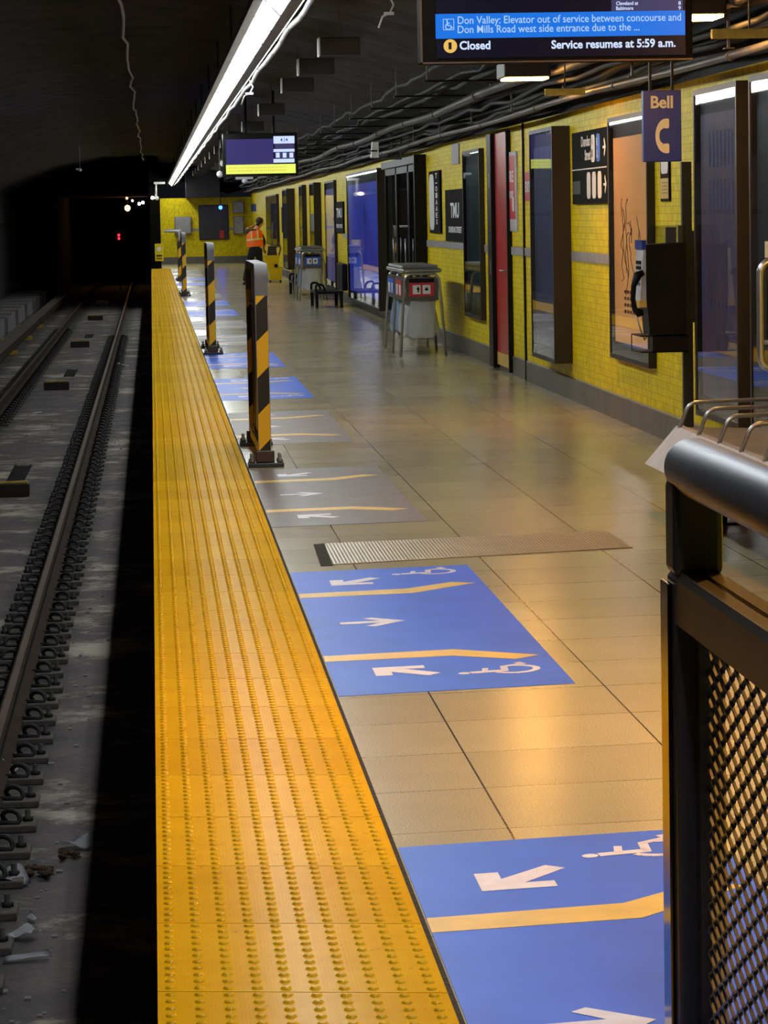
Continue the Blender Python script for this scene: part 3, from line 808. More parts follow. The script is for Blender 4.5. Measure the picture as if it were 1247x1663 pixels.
YD2 = 43.0
t = thing('display_screen', 'distant hanging departure screen with lime green banner', 'display', (1.6, YD2, 2.25))
xL, zb = pxy(365, 285, YD2); xR, _ = pxy(482, 283, YD2); zt = zb + .60
build('housing', MB().box(xL - .02, xR + .02, YD2, YD2 + .12, zb - .02, zt, 0, .006), 'black', t)
s2 = scr('picture', 367, 226, 444, 268, 's_indigo', .01, 'indigo picture area', YD2)
scr('banner', 367, 267, 480, 282, 's_lime', .012, 'lime banner', YD2)
scr('info_tile', 444, 221, 478, 233, 's_lilac', .012, 'pale tile', YD2); scr('info_tile', 444, 242, 478, 246.5, 's_lilac', .012, 'pale tile', YD2)
scr('info_tile', 444, 258, 478, 264, 's_lilac', .012, 'pale tile', YD2); scr('info_tile', 446, 233, 478, 258, 's_panel', .011, 'violet tile', YD2)
for px in (448, 459, 470): scr('weather_icon', px, 248, px + 6, 256, 's_lilac', .013, None, YD2)
for r_ in range(2):
    b = MB(); xx, zz = pxy(372, 273 + r_ * 5, YD2)
    for k in range(30): b.box(xx + k * .028, xx + k * .028 + random.uniform(.01, .022), YD2 - .0145, YD2 - .0135, zz - .008, zz + .008)
    build('lettering', b, 's_gold', t)
scrtext('4:14', 455, 230, 6, 's_indigo', YD2, t, 12, .001, dy=.014)
build('hanger', MB().box(xL + .3, xL + .34, YD2 + .04, YD2 + .08, zt, 3.6).box(xR - .34, xR - .3, YD2 + .04, YD2 + .08, zt, 3.55), 'black', t)

# ================================================================== RIGHT WALL FITTINGS
def wrect(pf, pn, yt, yb, X):
    a = P(pn, yt, x=X); c = P(pn, yb, x=X); f = P(pf, (yt + yb) / 2, x=X)
    return (a.y + c.y) / 2, f.y, c.z, a.z           # near Y, far Y, bottom, top
def lightbox(pf, pn, yt, yb, X, lab, poster, mats_=None, mar=.1, group='glazed poster cases on the yellow wall', zb=None, zt=None):
    y0, y1, z0, z1 = wrect(pf, pn, yt, yb, X)
    if zb is not None: z0 = zb
    if zt is not None: z1 = zt
    t = thing('poster_case', lab, 'poster case', (XW, (y0 + y1) / 2, z0), group)
    fr = .035; D = X + .022
    cs = MB().box(D + .02, XW, y0, y1, z0, z1)
    cs.box(X, D + .02, y0, y0 + fr, z0, z1).box(X, D + .02, y1 - fr, y1, z0, z1).box(X, D + .02, y0 + fr, y1 - fr, z0, z0 + fr).box(X, D + .02, y0 + fr, y1 - fr, z1 - fr, z1)
    build('casing', cs, 'brownblk', t)
    m_ = min(mar, (y1 - y0) * .2)
    build('poster', MB().box(D + .008, D + .02, y0 + m_, y1 - m_, z0 + mar * 1.3, z1 - mar * 1.6), poster, t, 'printed poster sheet')
    build('glass', MB().box(X + .006, X + .010, y0 + fr, y1 - fr, z0 + fr, z1 - fr), 'pane', t, 'clear glass front')
    return y0, y1, z0, z1, t
pA = m_poster('dim violet poster', [(70, 66, 76), (84, 74, 98), (110, 80, 90), (74, 80, 120)], es=.25)  # backlight is off; the faint glow imitates grey haze reflected in the glass
pC = m_poster('orange poster', [(226, 158, 84), (236, 172, 100), (218, 146, 74)], (1, 1, .6), es=.55)
pE = m_poster('indigo poster', [(60, 62, 80), (80, 84, 120), (52, 52, 62)], es=.2)
pF = m_poster('green black poster', [(24, 38, 38), (44, 66, 66), (20, 24, 26)], es=.2)
pJ = m_poster('blue violet mural', [(28, 40, 120), (44, 70, 190), (84, 70, 170), (50, 90, 220), (24, 30, 90)], (.3, .9, .9), es=1.0)
pK = m_poster('dark cabinet print', [(26, 24, 28), (40, 38, 44)])
pL = m_poster('lilac print', [(150, 140, 200), (170, 160, 220)], es=.6)
lightbox(1217, 1420, 128, 760, 3.5, 'darkest poster case, cut by the right edge behind the round framed notice', pK, zb=.33, zt=2.4)
yA0, yA1, zA0, zA1, tA = lightbox(1127, 1197, 130, 697, 3.5, 'tall glazed poster case right of the payphone', pA)
# a few printed blocks on the sheet
b = MB()
for k, (z, h, f) in enumerate(((1.9, .22, .7), (1.62, .2, .6), (1.02, .05, .5))):
    for j in range(7): b.box(3.5275, 3.529, yA0 + .25 + j * .12, yA0 + .25 + j * .12 + .07 * f, z, z + h)
build('print', b, mat('faded blue ink', (90, 94, 150), .5), tA)
yC0, yC1, zC0, zC1, tC = lightbox(988, 1051, 178, 598, 3.60, 'poster case with an orange poster of sketched figures left of the payphone', pC)
random.seed(11); b = MB(); yc = (yC0 + yC1) / 2
for k in range(9):
    y = yc + random.uniform(-.42, .42); z = random.uniform(1.2, 1.75); pts = [(3.629, y, z)]
    for j in range(7):
        y += random.uniform(-.13, .13); z += random.uniform(-.16, .02); pts.append((3.629, y, z))
    b.tube(pts, .0035, 4)
b.text('THE ARTIST', .09, M4X(3.629, yC1 - .3, .98), sx=1.1); b.text('GALLERY', .07, M4X(3.629, yC1 - .3, .86), sx=1.2)
b.bm.free(); b = MB(); random.seed(11)
for k in range(9):
    y = yc + random.uniform(-.42, .42); z = random.uniform(1.2, 1.75); pts = [(3.629, y, z)]
    for j in range(7):
        y += random.uniform(-.13, .13); z += random.uniform(-.16, .02); pts.append((3.629, y, z))
    b.tube(pts, .0035, 4)
for r_ in range(4):
    for j in range(6): b.box(3.628, 3.630, yc - .4 + j * .13, yc - .4 + j * .13 + .09, .86 + r_ * .05, .885 + r_ * .05)
build('print', b, mat('brown ink', (110, 62, 34), .6), tC)
lightbox(861, 898, 204, 590, 3.5, 'poster case with deep dark side between the red door and the exit sign wall', pE)
lightbox(752, 779, 240, 520, 3.60, 'narrow poster case just right of the station name sign', pF)
# deep casings farther down
lightbox(564, 614, 272, 535, 3.5, 'very wide glowing blue violet mural case behind the bins', pJ, mar=.12, zb=.16)
lightbox(503, 510, 296, 428, 3.5, 'distant dark poster case behind the second bin stand', pK, zb=.3)
lightbox(486, 491, 300, 430, 3.55, 'thin distant poster case left of the dark one', pK, zb=.3)
lightbox(459, 466, 306, 432, 3.45, 'distant black-sided poster case right of the cleaning cart', pK, zb=.3)
lightbox(432, 449, 315, 393, 3.58, 'dark wide case on the wall near the far corner', pK, zb=.8)
lightbox(528, 543, 292, 470, 3.6, 'tall pale lilac poster panel beyond the yellow wall strip', pL, zb=.2)

# three glass doors in a black portal
y0, y1, z0, z1 = wrect(632, 692, 262, 440, XW)
t = thing('glass_door_set', 'black framed glazed doors between the blue mural and yellow wall', 'door', (XW, (y0 + y1) / 2, 0)); z0 = .0; z1 = 2.42
fr = MB().box(3.5, XW, y0 - .12, y0, .0, z1).box(3.55, XW, y0, y1, z1 - .1, z1)
build('frame', fr, 'black', t)
n = 3; dw = (y1 - y0) / n
for k in range(n):
    a = y0 + k * dw + .03; c = y0 + (k + 1) * dw - .03
    d_ = build('door_leaf', MB().box(3.60, 3.64, a, a + .08, 0.01, z1 - .1).box(3.60, 3.64, c - .08, c, 0.01, z1 - .1).box(3.60, 3.64, a, c, 0.01, .2).box(3.60, 3.64, a, c, z1 - .2, z1 - .1), 'black', t)
    build('glass', MB().box(3.617, 3.623, a + .08, c - .08, .2, z1 - .2), 'pane', d_)
    build('handle', MB().tube([(3.57, a + .15, .9), (3.57, a + .15, 1.3)], .015, 6), 'steel', d_)
build('back_panel', MB().box(3.642, 3.658, y0, y1, .0, z1 - .1), 'blackm', t)

# red door with frame and yellow kick plate
y0, y1, z0, z1 = wrect(806, 826, 215, 577, XW - .03)
t = thing('service_door', 'red service door with dark frame and yellow kick plate', 'door', (XW, (y0 + y1) / 2, 0)); z1 = 2.46
build('door_leaf', MB().box(XW - .035, XW - .001, y0, y1, .17, z1, 0, .004), 'red', t)
build('kick_plate', MB().box(XW - .04, XW - .034, y0 + .02, y1 - .02, .06, .19), 'vyel', t, 'yellow kick plate')
build('frame', MB().box(XW - .08, XW - .001, y1, y1 + .36, .02, z1).box(XW - .05, XW - .001, y0 - .05, y0, .02, z1), 'black', t)
build('handle', MB().tube(arc_path([(XW - .035, y0 + .12, 1.05), (XW - .09, y0 + .12, 1.05), (XW - .09, y0 + .26, 1.05)], .02), .012, 6), 'steel', t)
build('hinge', MB().box(XW - .085, XW - .079, y1 + .1, y1 + .13, 1.9, 2.05).box(XW - .085, XW - .079, y1 + .1, y1 + .13, 1.0, 1.15), 'steel', t)
b = MB().box(XW - .02, XW, P(852, 300, x=XW).y, P(852, 300, x=XW).y + .05, .0, 2.5)
struct(build('trim_6', b, 'black'))

def sign(pf, pn, yt, yb, lab, mat_, d=.02, name='wall_sign', grp=None):
    y0, y1, z0, z1 = wrect(pf, pn, yt, yb, XW - d)
    t = thing(name, lab, 'sign', (XW, (y0 + y1) / 2, z0), grp)
    build('sign_board', MB().box(XW - d, XW - .001, y0, y1, z0, z1, 0, .002), mat_, t)
    return t, y0, y1, z0, z1, XW - d - .0015
def wtext(t, body, X, yleft, z, size, width=None, m_='txtw', bold=.002, name='lettering', vert=False):
    b = MB().text(body, size, Matrix.Identity(4), bold=bold, ext=.0008)
    xs = [v.co.x for v in b.bm.verts]; wd = max(xs) - min(xs); k = (width / wd) if width else 1
    for v in b.bm.verts: v.co.x = (v.co.x - min(xs)) * k
    b.bm.transform(M4X(X, yleft, z)); return build(name, b, m_, t)
def wblock(t, X, ya, yb, za, zb, m_, name='pictogram', bev=0, lab=None):
    return build(name, MB().box(X - .001, X + .001, ya, yb, za, zb, 0, 0), m_, t, lab)
def rrect(t, X, ya, yb, za, zb, m_, name='pictogram', lab=None):
    r = min(yb - ya, zb - za) * .25; pts = []
    for cy, cz, a0 in ((yb - r, zb - r, 0), (ya + r, zb - r, PI / 2), (ya + r, za + r, PI), (yb - r, za + r, 1.5 * PI)):
        for k in range(5): pts.append((cy + r * math.cos(a0 + k * PI / 8), cz + r * math.sin(a0 + k * PI / 8)))
    return build(name, MB().prism(pts, 'x', X - .001, X + .001), m_, t, lab)
def warrow(t, X, yc, zc, s, m_='txtw'):     # arrow pointing towards the camera (to the right in the photo)
    pts = [(yc + s, -.12 * s), (yc + .0, -.12 * s), (yc + .35 * s, -.62 * s), (yc + .12 * s, -.85 * s), (yc - .7 * s, 0), (yc + .12 * s, .85 * s), (yc + .35 * s, .62 * s), (yc, .12 * s), (yc + s, .12 * s)]
    return build('arrow', MB().prism([(a, zc + c) for a, c in pts], 'x', X - .001, X + .001), m_, t)
# direction sign
t, y0, y1, z0, z1, X = sign(929, 987, 205, 330, 'black direction sign with street name, pictograms and two arrows', 'blackm', .03)
LW_ = y1 - y0; hh = z1 - z0
wblock(t, X, y0 + .03 * LW_, y1, z0 + .47 * hh, z0 + .485 * hh, 'txtw', 'divider_line')
wtext(t, 'Dundas', X, y0 + .72 * LW_, z0 + .79 * hh, .12, .25 * LW_); wtext(t, 'Street', X, y0 + .62 * LW_, z0 + .60 * hh, .12, .16 * LW_)
ic = rrect(t, X, y0 + .34 * LW_, y0 + .44 * LW_, z0 + .56 * hh, z0 + .93 * hh, 'white'); wtext(ic, 'i', X - .002, y0 + .41 * LW_, z0 + .80 * hh, .09, None, 'black'); wtext(ic, 'B', X - .002, y0 + .42 * LW_, z0 + .63 * hh, .09, None, 'black')
ic = rrect(t, X, y0 + .20 * LW_, y0 + .30 * LW_, z0 + .56 * hh, z0 + .93 * hh, 'blue'); wtext(ic, 'E', X - .002, y0 + .28 * LW_, z0 + .78 * hh, .08); wtext(ic, 'L', X - .002, y0 + .28 * LW_, z0 + .62 * hh, .08)
for k in range(3): rrect(t, X, y0 + (.17 + .15 * k) * LW_, y0 + (.27 + .15 * k) * LW_, z0 + .07 * hh, z0 + .43 * hh, 'white')
warrow(t, X, y0 + .08 * LW_, z0 + .74 * hh, .085); warrow(t, X, y0 + .07 * LW_, z0 + .25 * hh, .085)
wblock(t, X, y0 + .76 * LW_, y1 - .03, z0 + .14 * hh, z0 + .32 * hh, 'brownblk', 'pictogram')
# station name sign
t, y0, y1, z0, z1, X = sign(723, 753, 306, 393, 'black station name sign reading TMU, above Dundas Street', 'blackm', .03)
LW_ = y1 - y0; hh = z1 - z0
wtext(t, 'TMU', X, y1 - .30 * LW_, z0 + .46 * hh, .40 * hh, .46 * LW_, bold=.006); wtext(t, 'DUNDAS STREET', X, y1 - .19 * LW_, z0 + .17 * hh, .16 * hh, .70 * LW_, bold=.003)
# list sign
t, y0, y1, z0, z1, X = sign(697, 714, 276, 379, 'narrow black sign with a white column and pictograms left of the station name', 'blackm', .03)
LW_ = y1 - y0; hh = z1 - z0
rrect(t, X, y0 + .52 * LW_, y1 - .03, z0 + .05 * hh, z1 - .05 * hh, 'white')
for k, s in enumerate('T-OIAAEX'): wtext(t, s, X, y0 + .38 * LW_, z1 - (.12 + .105 * k) * hh, .09, .18 * LW_)
# maroon notice and exit sign
t, y0, y1, z0, z1, X = sign(823, 838, 245, 376, 'tall maroon notice with white border beside the red door', 'lgrey', .02)
c = wblock(t, X, y0 + .1, y1 - .1, z0 + .12, z1 - .04, 'signred', 'notice_field', lab='maroon field')
wtext(c, 'FIRE', X - .002, y1 - .16, z1 - .3, .16, (y1 - y0) - .36); wtext(c, 'EXIT ONLY', X - .002, y1 - .16, z1 - .46, .1, (y1 - y0) - .36)
wblock(c, X - .002, y0 + .15, y0 + .3, z0 + .2, z0 + .34, 'white')
t, y0, y1, z0, z1, X = sign(852, 863, 279, 326, 'small red EXIT sign half hidden by the deep poster case', 'signred', .02)
wtext(t, 'EXIT', X, y1 - .05, (z0 + z1) / 2 - .05, .14, (y1 - y0) - .15, bold=.004)
# small notice above the phone
t, y0, y1, z0, z1, X = sign(1072, 1086, 232, 327, 'narrow black notice with white and yellow panels above the payphone', 'blackm', .015)
hh = z1 - z0
rrect(t, X, y0 + .03, y1 - .04, z0 + .48 * hh, z1 - .02, 'white'); c = wblock(t, X, y0 + .02, y1 - .02, z0 + .05 * hh, z0 + .40 * hh, 'vyel', 'notice_field', lab='yellow field')
for k in range(4): wblock(c, X - .002, y0 + .06, y1 - .08, z0 + (.14 + .06 * k) * hh, z0 + (.15 + .06 * k) * hh, 'brownblk', 'lettering')
# small signs farther
t, y0, y1, z0, z1, X = sign(545, 557, 327, 379, 'small distant black name sign on the yellow strip beside the mural', 'blackm', .03)
wtext(t, 'TMU', X, y1 - .3, (z0 + z1) / 2, .25, (y1 - y0) - .6, bold=.004); wtext(t, 'DUNDAS STREET', X, y1 - .2, z0 + .1, .1, (y1 - y0) - .4)
t, y0, y1, z0, z1, X = sign(457, 462, 336, 378, 'tiny distant dark wall sign near the cleaning cart', 'blackm', .03)
t, y0, y1, z0, z1, X = sign(733, 744, 232, 266, 'small blank grey plate high on the yellow wall', 'grey', .02)
t, y0, y1, z0, z1, X = sign(402, 415, 331, 343, 'bluish violet strip notice near the far corner of the right wall', 'bell', .02)

# ================================================================== PAYPHONE
YP = 19.2; k_ = F / YP
def py_(px, py, Y=YP): v = P(px, py, y=Y); return v.x, v.z
t = thing('payphone', 'dark payphone on a wall post with black handset and shelf', 'payphone', (3.5, YP, 0))
build('post', MB().box(3.50, 3.565, YP, YP + .05, .2, 1.95).box(3.565, XW, YP, YP + .05, .9, 1.5), 'dsteel', t)
hx0, hz1 = py_(1060, 397); hz0 = py_(1060, 545)[1]
build('phone_body', MB().prism([(3.235, hz1), (3.50, hz1 + .01), (3.50, hz0), (3.26, hz0), (3.235, hz0 + .3)], 'y', YP - .12, YP + .14), 'black', t)
fp = MB().prism([(3.222, hz1 - .01), (3.236, hz1 - .01), (3.236, hz0 + .23), (3.195, hz0 + .23), (3.205, hz0 + .35)], 'y', YP - .13, YP + .15)
fpo = build('faceplate', fp, 'lgrey', t, 'pale slanted faceplate')
build('blue_cap', MB().box(3.21, 3.238, YP - .135, YP + .15, hz1 - .03, hz1 + .03), 'bell', fpo)
build('yellow_band', MB().box(3.192, 3.237, YP - .135, YP + .15, hz0 + .19, hz0 + .235), 'vyel', fpo)
kb_ = MB()
for r in range(5):
    for c in range(3): kb_.box(3.202, 3.212, YP - .08 + c * .06, YP - .05 + c * .06, hz0 + .33 + r * .035, hz0 + .352 + r * .035)
build('keypad', kb_, 'black', fpo)
hs = [(3.215, YP - .15, hz0 + .42), (3.175, YP - .15, hz0 + .40), (3.150, YP - .15, hz0 + .33), (3.145, YP - .15, hz0 + .25), (3.155, YP - .15, hz0 + .18), (3.185, YP - .15, hz0 + .155), (3.21, YP - .15, hz0 + .16)]
build('handset', MB().tube(hs, .02, 10, rads=[.018, .030, .018, .016, .018, .030, .02]), 'black', t)
build('cord', MB().tube([(3.165, YP - .15, hz0 + .14), (3.19, YP - .15, hz0 + .05), (3.22, YP - .14, hz0 - .02), (3.25, YP - .13, hz0 + .02)], .006, 6), 'steel', t)
sx0, sz1 = py_(1031, 543); sz0 = py_(1031, 571)[1]
sb = MB().box(sx0, 3.49, YP - .22, YP + .16, sz1 - .008, sz1).box(sx0, 3.49, YP - .22, YP + .16, sz0, sz0 + .008).box(sx0 + .08, 3.49, YP - .22, YP - .212, sz0, sz1).box(3.3, 3.49, YP - .21, YP + .15, sz0, sz1)
sb.box(sx0, sx0 + .005, YP + .15, YP + .16, sz0, sz1)
build('shelf', sb, 'black', t)
hz = hz1
hd = MB().prism([(3.27, hz + .005), (3.30, hz + .12), (3.50, hz + .125), (3.50, hz + .005)], 'y', YP - .1, YP - .094).prism([(3.27, hz + .005), (3.30, hz + .12), (3.50, hz + .125), (3.50, hz + .005)], 'y', YP + .1, YP + .106)
build('acrylic_hood', hd, 'pane', t, 'clear acrylic hood')
build('hood_leaflets', MB().box(3.40, 3.47, YP + .05, YP + .07, hz + .005, hz + .11).box(3.47, 3.5, YP - .02, YP, hz + .005, hz + .12), 'galv', t)
YS = 17.35
x0, z1 = py_(1044, 147, YS); x1_, z0 = py_(1107, 262, YS)
t = thing('phone_sign', 'navy blue projecting sign with Bell lettering and a handset symbol', 'sign', ((x0 + x1_) / 2, YS, z0))
build('sign_board', MB().box(x0, x1_, YS, YS + .06, z0, z1, 0, .004), 'bell', t)
wd = x1_ - x0; hh = z1 - z0
b = MB().text('Bell', .12, Matrix.Identity(4), bold=.0035, ext=.001)
xs = [v.co.x for v in b.bm.verts]; s_ = wd * .58 / (max(xs) - min(xs))
for v in b.bm.verts: v.co.x = (v.co.x - min(xs)) * s_; v.co.y *= s_ * 1.05
b.bm.transform(M4Y(x0 + wd * .20, YS - .0015, z1 - hh * .245)); build('lettering', b, 'cream', t)
cx, cz = x0 + wd * .50, z0 + hh * .36
pts = []
for k in range(13):
    a = PI / 2 + k * PI / 12; pts.append((cx + .035 + .095 * math.cos(a) * .95, cz + .118 * math.sin(a)))
pts = [(cx + .055, cz + .118)] + pts + [(cx + .055, cz - .118), (cx + .062, cz - .11), (cx + .062, cz - .060), (cx + .055, cz - .052), (cx + .02, cz - .052), (cx + .012, cz - .06), (cx + .008, cz - .055)]
for k in range(9):
    a = -PI / 2 - k * PI / 8; pts.append((cx + .012 + .034 * math.cos(a), cz + .05 * math.sin(a) * 1.0))
pts += [(cx + .012, cz + .06), (cx + .02, cz + .052), (cx + .055, cz + .052), (cx + .062, cz + .06), (cx + .062, cz + .11)]
pts = [(cx - .004 + (a - cx) * .70, cz + (c_ - cz) * .86) for a, c_ in pts]
build('handset_symbol', MB().prism(pts, 'y', YS - .002, YS - .0002), 'cream', t)
build('bracket', MB().box(x0 + .04, x0 + .055, YS + .02, YS + .04, z1, 3.2).box(x1_ - .055, x1_ - .04, YS + .02, YS + .04, z1, 3.2), 'black', t)

# ================================================================== ROUND-CORNERED FRAME AT THE RIGHT EDGE
YN = 13.9
x0, z1 = py_(1234, 424, YN); z0 = py_(1234, 600, YN)[1]; zc = py_(1234, 556, YN)[1]; x1_ = x0 + .5; r = .06
t = thing('framed_notice', 'round-cornered steel tube frame around a black notice at the right edge', 'notice board', (x0 + .25, YN, z0))
def rr_path(x0, x1, z0, z1, r):
    out = []
    for cx, cz, a0 in ((x1 - r, z1 - r, 0), (x0 + r, z1 - r, PI / 2), (x0 + r, z0 + r, PI), (x1 - r, z0 + r, 1.5 * PI)):
        for k in range(7): out.append((cx + r * math.cos(a0 + k * PI / 12), YN, cz + r * math.sin(a0 + k * PI / 12)))
    return out
build('tube_frame', MB().tube(rr_path(x0, x1_, z0, z1, r), .018, 10, closed=True).tube([(x0, YN, zc), (x1_, YN, zc)], .012, 8), 'steel', t)
nb = build('notice', MB().box(x0 + .03, x1_ - .03, YN + .0, YN + .012, zc + .01, z1 + .07), 'black', t)
b = MB().text('h', .1, M4Y(x0 + .022, YN - .002, z1 + .02), bold=.005, ext=.001)
build('lettering', b, 'txtw', nb)
for k, (zz, m__) in enumerate(((z1 - .04, 'grey'), (z1 - .24, 'galv'), (z1 - .34, 'signred'))):
    o = build('icon_tile', MB().box(x0 + .038, x0 + .2, YN - .003, YN, zz - .055, zz), m__, nb)
    build('icon', MB().box(x0 + .05, x0 + .075, YN - .005, YN - .002, zz - .04, zz - .015), 'txtw', o)
build('wall_arm', MB().tube([(x1_, YN + .01, zc + .1), (XW, YN + .01, zc + .1)], .018, 8).tube([(x1_, YN + .01, z1 - .1), (XW, YN + .01, z1 - .1)], .018, 8), 'steel', t)

# ================================================================== BENCHES
def make_bench(Ya, Yb, lab, seatmat, legmat, n_arm, zs=.46, arm=.6, x0=2.87, back=True):
    t = thing('bench', lab, 'bench', (3.2, (Ya + Yb) / 2, 0), 'platform benches against the wall')
    pr = [(x0 - .17, zs - .19), (x0 - .02, zs - .012), (x0, zs), (x0 + .55, zs - .02), (x0 + .55, zs - .055), (x0 + .02, zs - .04), (x0 - .13, zs - .205)]
    build('seat', MB().prism(pr, 'y', Ya, Yb), seatmat, t)
    if back: build('front_lip', MB().prism([(x0 - .185, zs - .195), (x0 - .01, zs + .006), (x0 + .03, zs + .008), (x0 + .03, zs + .001), (x0, zs + .001), (x0 - .02, zs - .011), (x0 - .172, zs - .192)], 'y', Ya, Yb + .004), 'grey', t, 'pale sloping front lip')
    if back: build('backrest_or_shade', MB().prism([(x0 + .55, zs), (x0 + .60, zs + .33), (x0 + .63, zs + .33), (x0 + .58, zs - .02)], 'y', Ya, Yb), seatmat, t)
    for yy in (Ya + .35, Yb - .75):
        for xx in (x0 + .10, x0 + .45):
            build('leg', MB().tube([(xx, yy, 0), (xx, yy, zs - .04)], .022, 10), legmat, t)
        build('foot_bar', MB().box(x0 + .06, x0 + .5, yy - .03, yy + .03, 0, .012), legmat, t)
    for i in range(n_arm):
        yy = Yb - .1 - i * .56
        build('armrest', MB().tube(arc_path([(x0 - .01, yy, zs), (x0 + .045, yy, arm), (x0 + .60, yy, arm + .01)], .05), .011, 8), 'steel', t)
    return t
make_bench(11.5, 15.9, 'near bench with looped steel armrests behind the guard rail', 'base', 'dsteel', 6)
def small_bench(Y, lab, Lb=1.6):
    t = thing('bench', lab, 'bench', (3.2, Y, 0), 'distant black benches')
    build('seat', MB().box(2.92, 3.42, Y, Y + Lb, .25, .30, 0, .01), 'black', t)
    for yy in (Y, Y + Lb - .05):
        for xx in (2.94, 3.38): build('leg', MB().box(xx - .025, xx + .03, yy + .02, yy + .08, 0, .25), 'black', t)
        build('armrest', MB().tube(arc_path([(2.93, yy + .05, .28), (2.93, yy + .05, .42), (3.05, yy + .05, .42), (3.10, yy + .05, .30)], .05), .02, 8), 'black', t)
    build('backrest_or_shade', MB().box(3.40, 3.5, Y, Y + Lb, .30, .78, 0, .02), 'black', t)  # added slab; its black stands in for reflection and shadow behind the bench
small_bench(52.6, 'small black bench in front of the second bin stand')
small_bench(61.0, 'black bench partly hidden behind the second bin stand')

# ================================================================== BIN STANDS
M['bag'] = m_bag('translucent grey bin bag', (200, 202, 206)); M['bagblue'] = m_bag('translucent blue bin bag', (140, 170, 210))
def bin_stand(x, y, lab, front, L=2.3):
    t = thing('bin_stand', lab, 'waste bin', (x, y, 0), 'stainless bin stands by the wall')
    for i, dy in enumerate((0, L / 2, L)):
        path = arc_path([(x, y + dy, 0), (x + .065, y + dy, .95), (x + .46, y + dy, .95), (x + .53, y + dy, 0)], .10, 7)
        build('tube_frame', MB().tube(path, .0175, 10), 'steel', t)
    build('end_panel', MB().box(x + .075, x + .455, y + .01, y + .03, .64, .915, 0, .003), 'galv', t)
    s = build('sign_plate', MB().box(x + .115, x + .405, y + .004, y + .010, .69, .845), front, t, 'coloured sorting sign')
    for dx in (.155, .27): 
        ic = build('pictogram', MB().box(x + dx, x + dx + .092, y + .001, y + .004, .715, .82), 'white', s)
    build('pictogram_figure', MB().box(x + .21, x + .226, y - .001, y + .001, .735, .80).box(x + .203, x + .233, y - .001, y + .001, .765, .785), 'black', s)
    build('pictogram_figure', MB().box(x + .298, x + .335, y - .001, y + .001, .755, .785).box(x + .298, x + .335, y - .001, y + .001, .792, .797), 'black', s)
    build('header_strip', MB().box(x + .115, x + .405, y + .004, y + .010, .85, .895), 'black', t)
    for k, (m__, bg) in enumerate(((front if front == 'signred' else 'blue', 'bag'), ('blue', 'bagblue'))):
        ya = y + .06 + k * L / 2; yb = ya + L / 2 - .12
        sp = build('side_panel', MB().box(x + .045, x + .065, ya, yb, .64, .915), 'galv', t)
        build('side_sign', MB().box(x + .038, x + .044, ya + .12, yb - .12, .69, .87), m__, sp)
        build('side_icon', MB().box(x + .034, x + .037, ya + .2, ya + .42, .70, .82), 'white', sp)
        build('side_icon', MB().box(x + .034, x + .037, yb - .42, yb - .2, .70, .82), 'white', sp)
        def fn(u, v, ya=ya, yb=yb, k=k):
            a = 2 * PI * u; tz = v; sq = 1 + .0 * tz
            rx = .165 + .05 * tz + .012 * math.sin(6 * a + 5 * tz); ry = (yb - ya) / 2 * (1 - .02 * tz)
            c_, s__ = math.cos(a), math.sin(a)
            cx_ = abs(c_) ** .3 * (1 if c_ > 0 else -1); sy_ = abs(s__) ** .3 * (1 if s__ > 0 else -1)
            return (x + .265 + cx_ * rx * (1 + .03 * math.sin(9 * a)), (ya + yb) / 2 + sy_ * ry * (1 + .03 * math.sin(7 * a + k)), .66 - .43 * tz + .03 * math.sin(5 * a + k) * tz)
        bb = MB().grid(fn, 48, 10)
        build('bin_bag', bb, bg, t, 'translucent bag hanging in the frame')
    build('hood', MB().box(x + .03, x + .50, y + .03, y + L, .96, 1.01, 0, .02).box(x + .05, x + .48, y + .25, y + L - .1, 1.01, 1.045, 0, .015), 'steel', t)
bin_stand(2.885, 34.2, 'near steel bin stand with a red sign and grey bags', 'signred')
bin_stand(2.87, 57.3, 'farther steel bin stand with a blue sign', 'blue')

# ================================================================== CLEANER AND CART
def skin_obj(name, verts, edges, radii, m_, parent, sub=2, root=0):
    me = bpy.data.meshes.new(name); me.from_pydata([tuple(v) for v in verts], edges, []); me.materials.append(M[m_])
    o = bpy.data.objects.new(name, me); COL.objects.link(o); o.parent = parent
    sm = o.modifiers.new('skin', 'SKIN'); sm.use_smooth_shade = True
    for i, s in enumerate(me.skin_vertices[0].data if me.skin_vertices else []): pass
    if not me.skin_vertices:
        bm = bmesh.new(); bm.from_mesh(me); bm.verts.layers.skin.verify(); bm.to_mesh(me); bm.free()
    for i, s in enumerate(me.skin_vertices[0].data):
        r = radii[i]; s.radius = (r, r) if isinstance(r, (int, float)) else r; s.use_root = (i == root)
    ss = o.modifiers.new('sub', 'SUBSURF'); ss.levels = sub; ss.render_levels = sub
    return o
PX, PYY = 2.42, 71.8
t = thing('person', 'cleaner in an orange safety vest and dark trousers, seen from behind, bending over the cart', 'person', (PX, PYY, 0))
pel = (.12, .02, .86); ch1 = (.10, .08, 1.05); ch2 = (.10, .14, 1.23); nk = (.18, .22, 1.36); hd_ = (.235, .28, 1.46); hd2 = (.255, .31, 1.53)
LS = (-.05, .14, 1.27); LE = (-.06, .34, 1.36); LWr = (.10, .42, 1.42)
RS = (.25, .16, 1.25); RE = (.345, .18, 1.03); RWr = (.33, .30, .87)
LH = (.03, .0, .84); LK = (-.07, .06, .48); LA = (-.17, -.10, .12); LT = (-.17, .06, .04)
RH = (.20, .02, .84); RK = (.22, .14, .46); RA = (.21, .10, .10); RT = (.23, .25, .04)
V = [pel, ch1, ch2, nk, hd_, hd2, LS, LE, LWr, RS, RE, RWr, LH, LK, LA, LT, RH, RK, RA, RT]
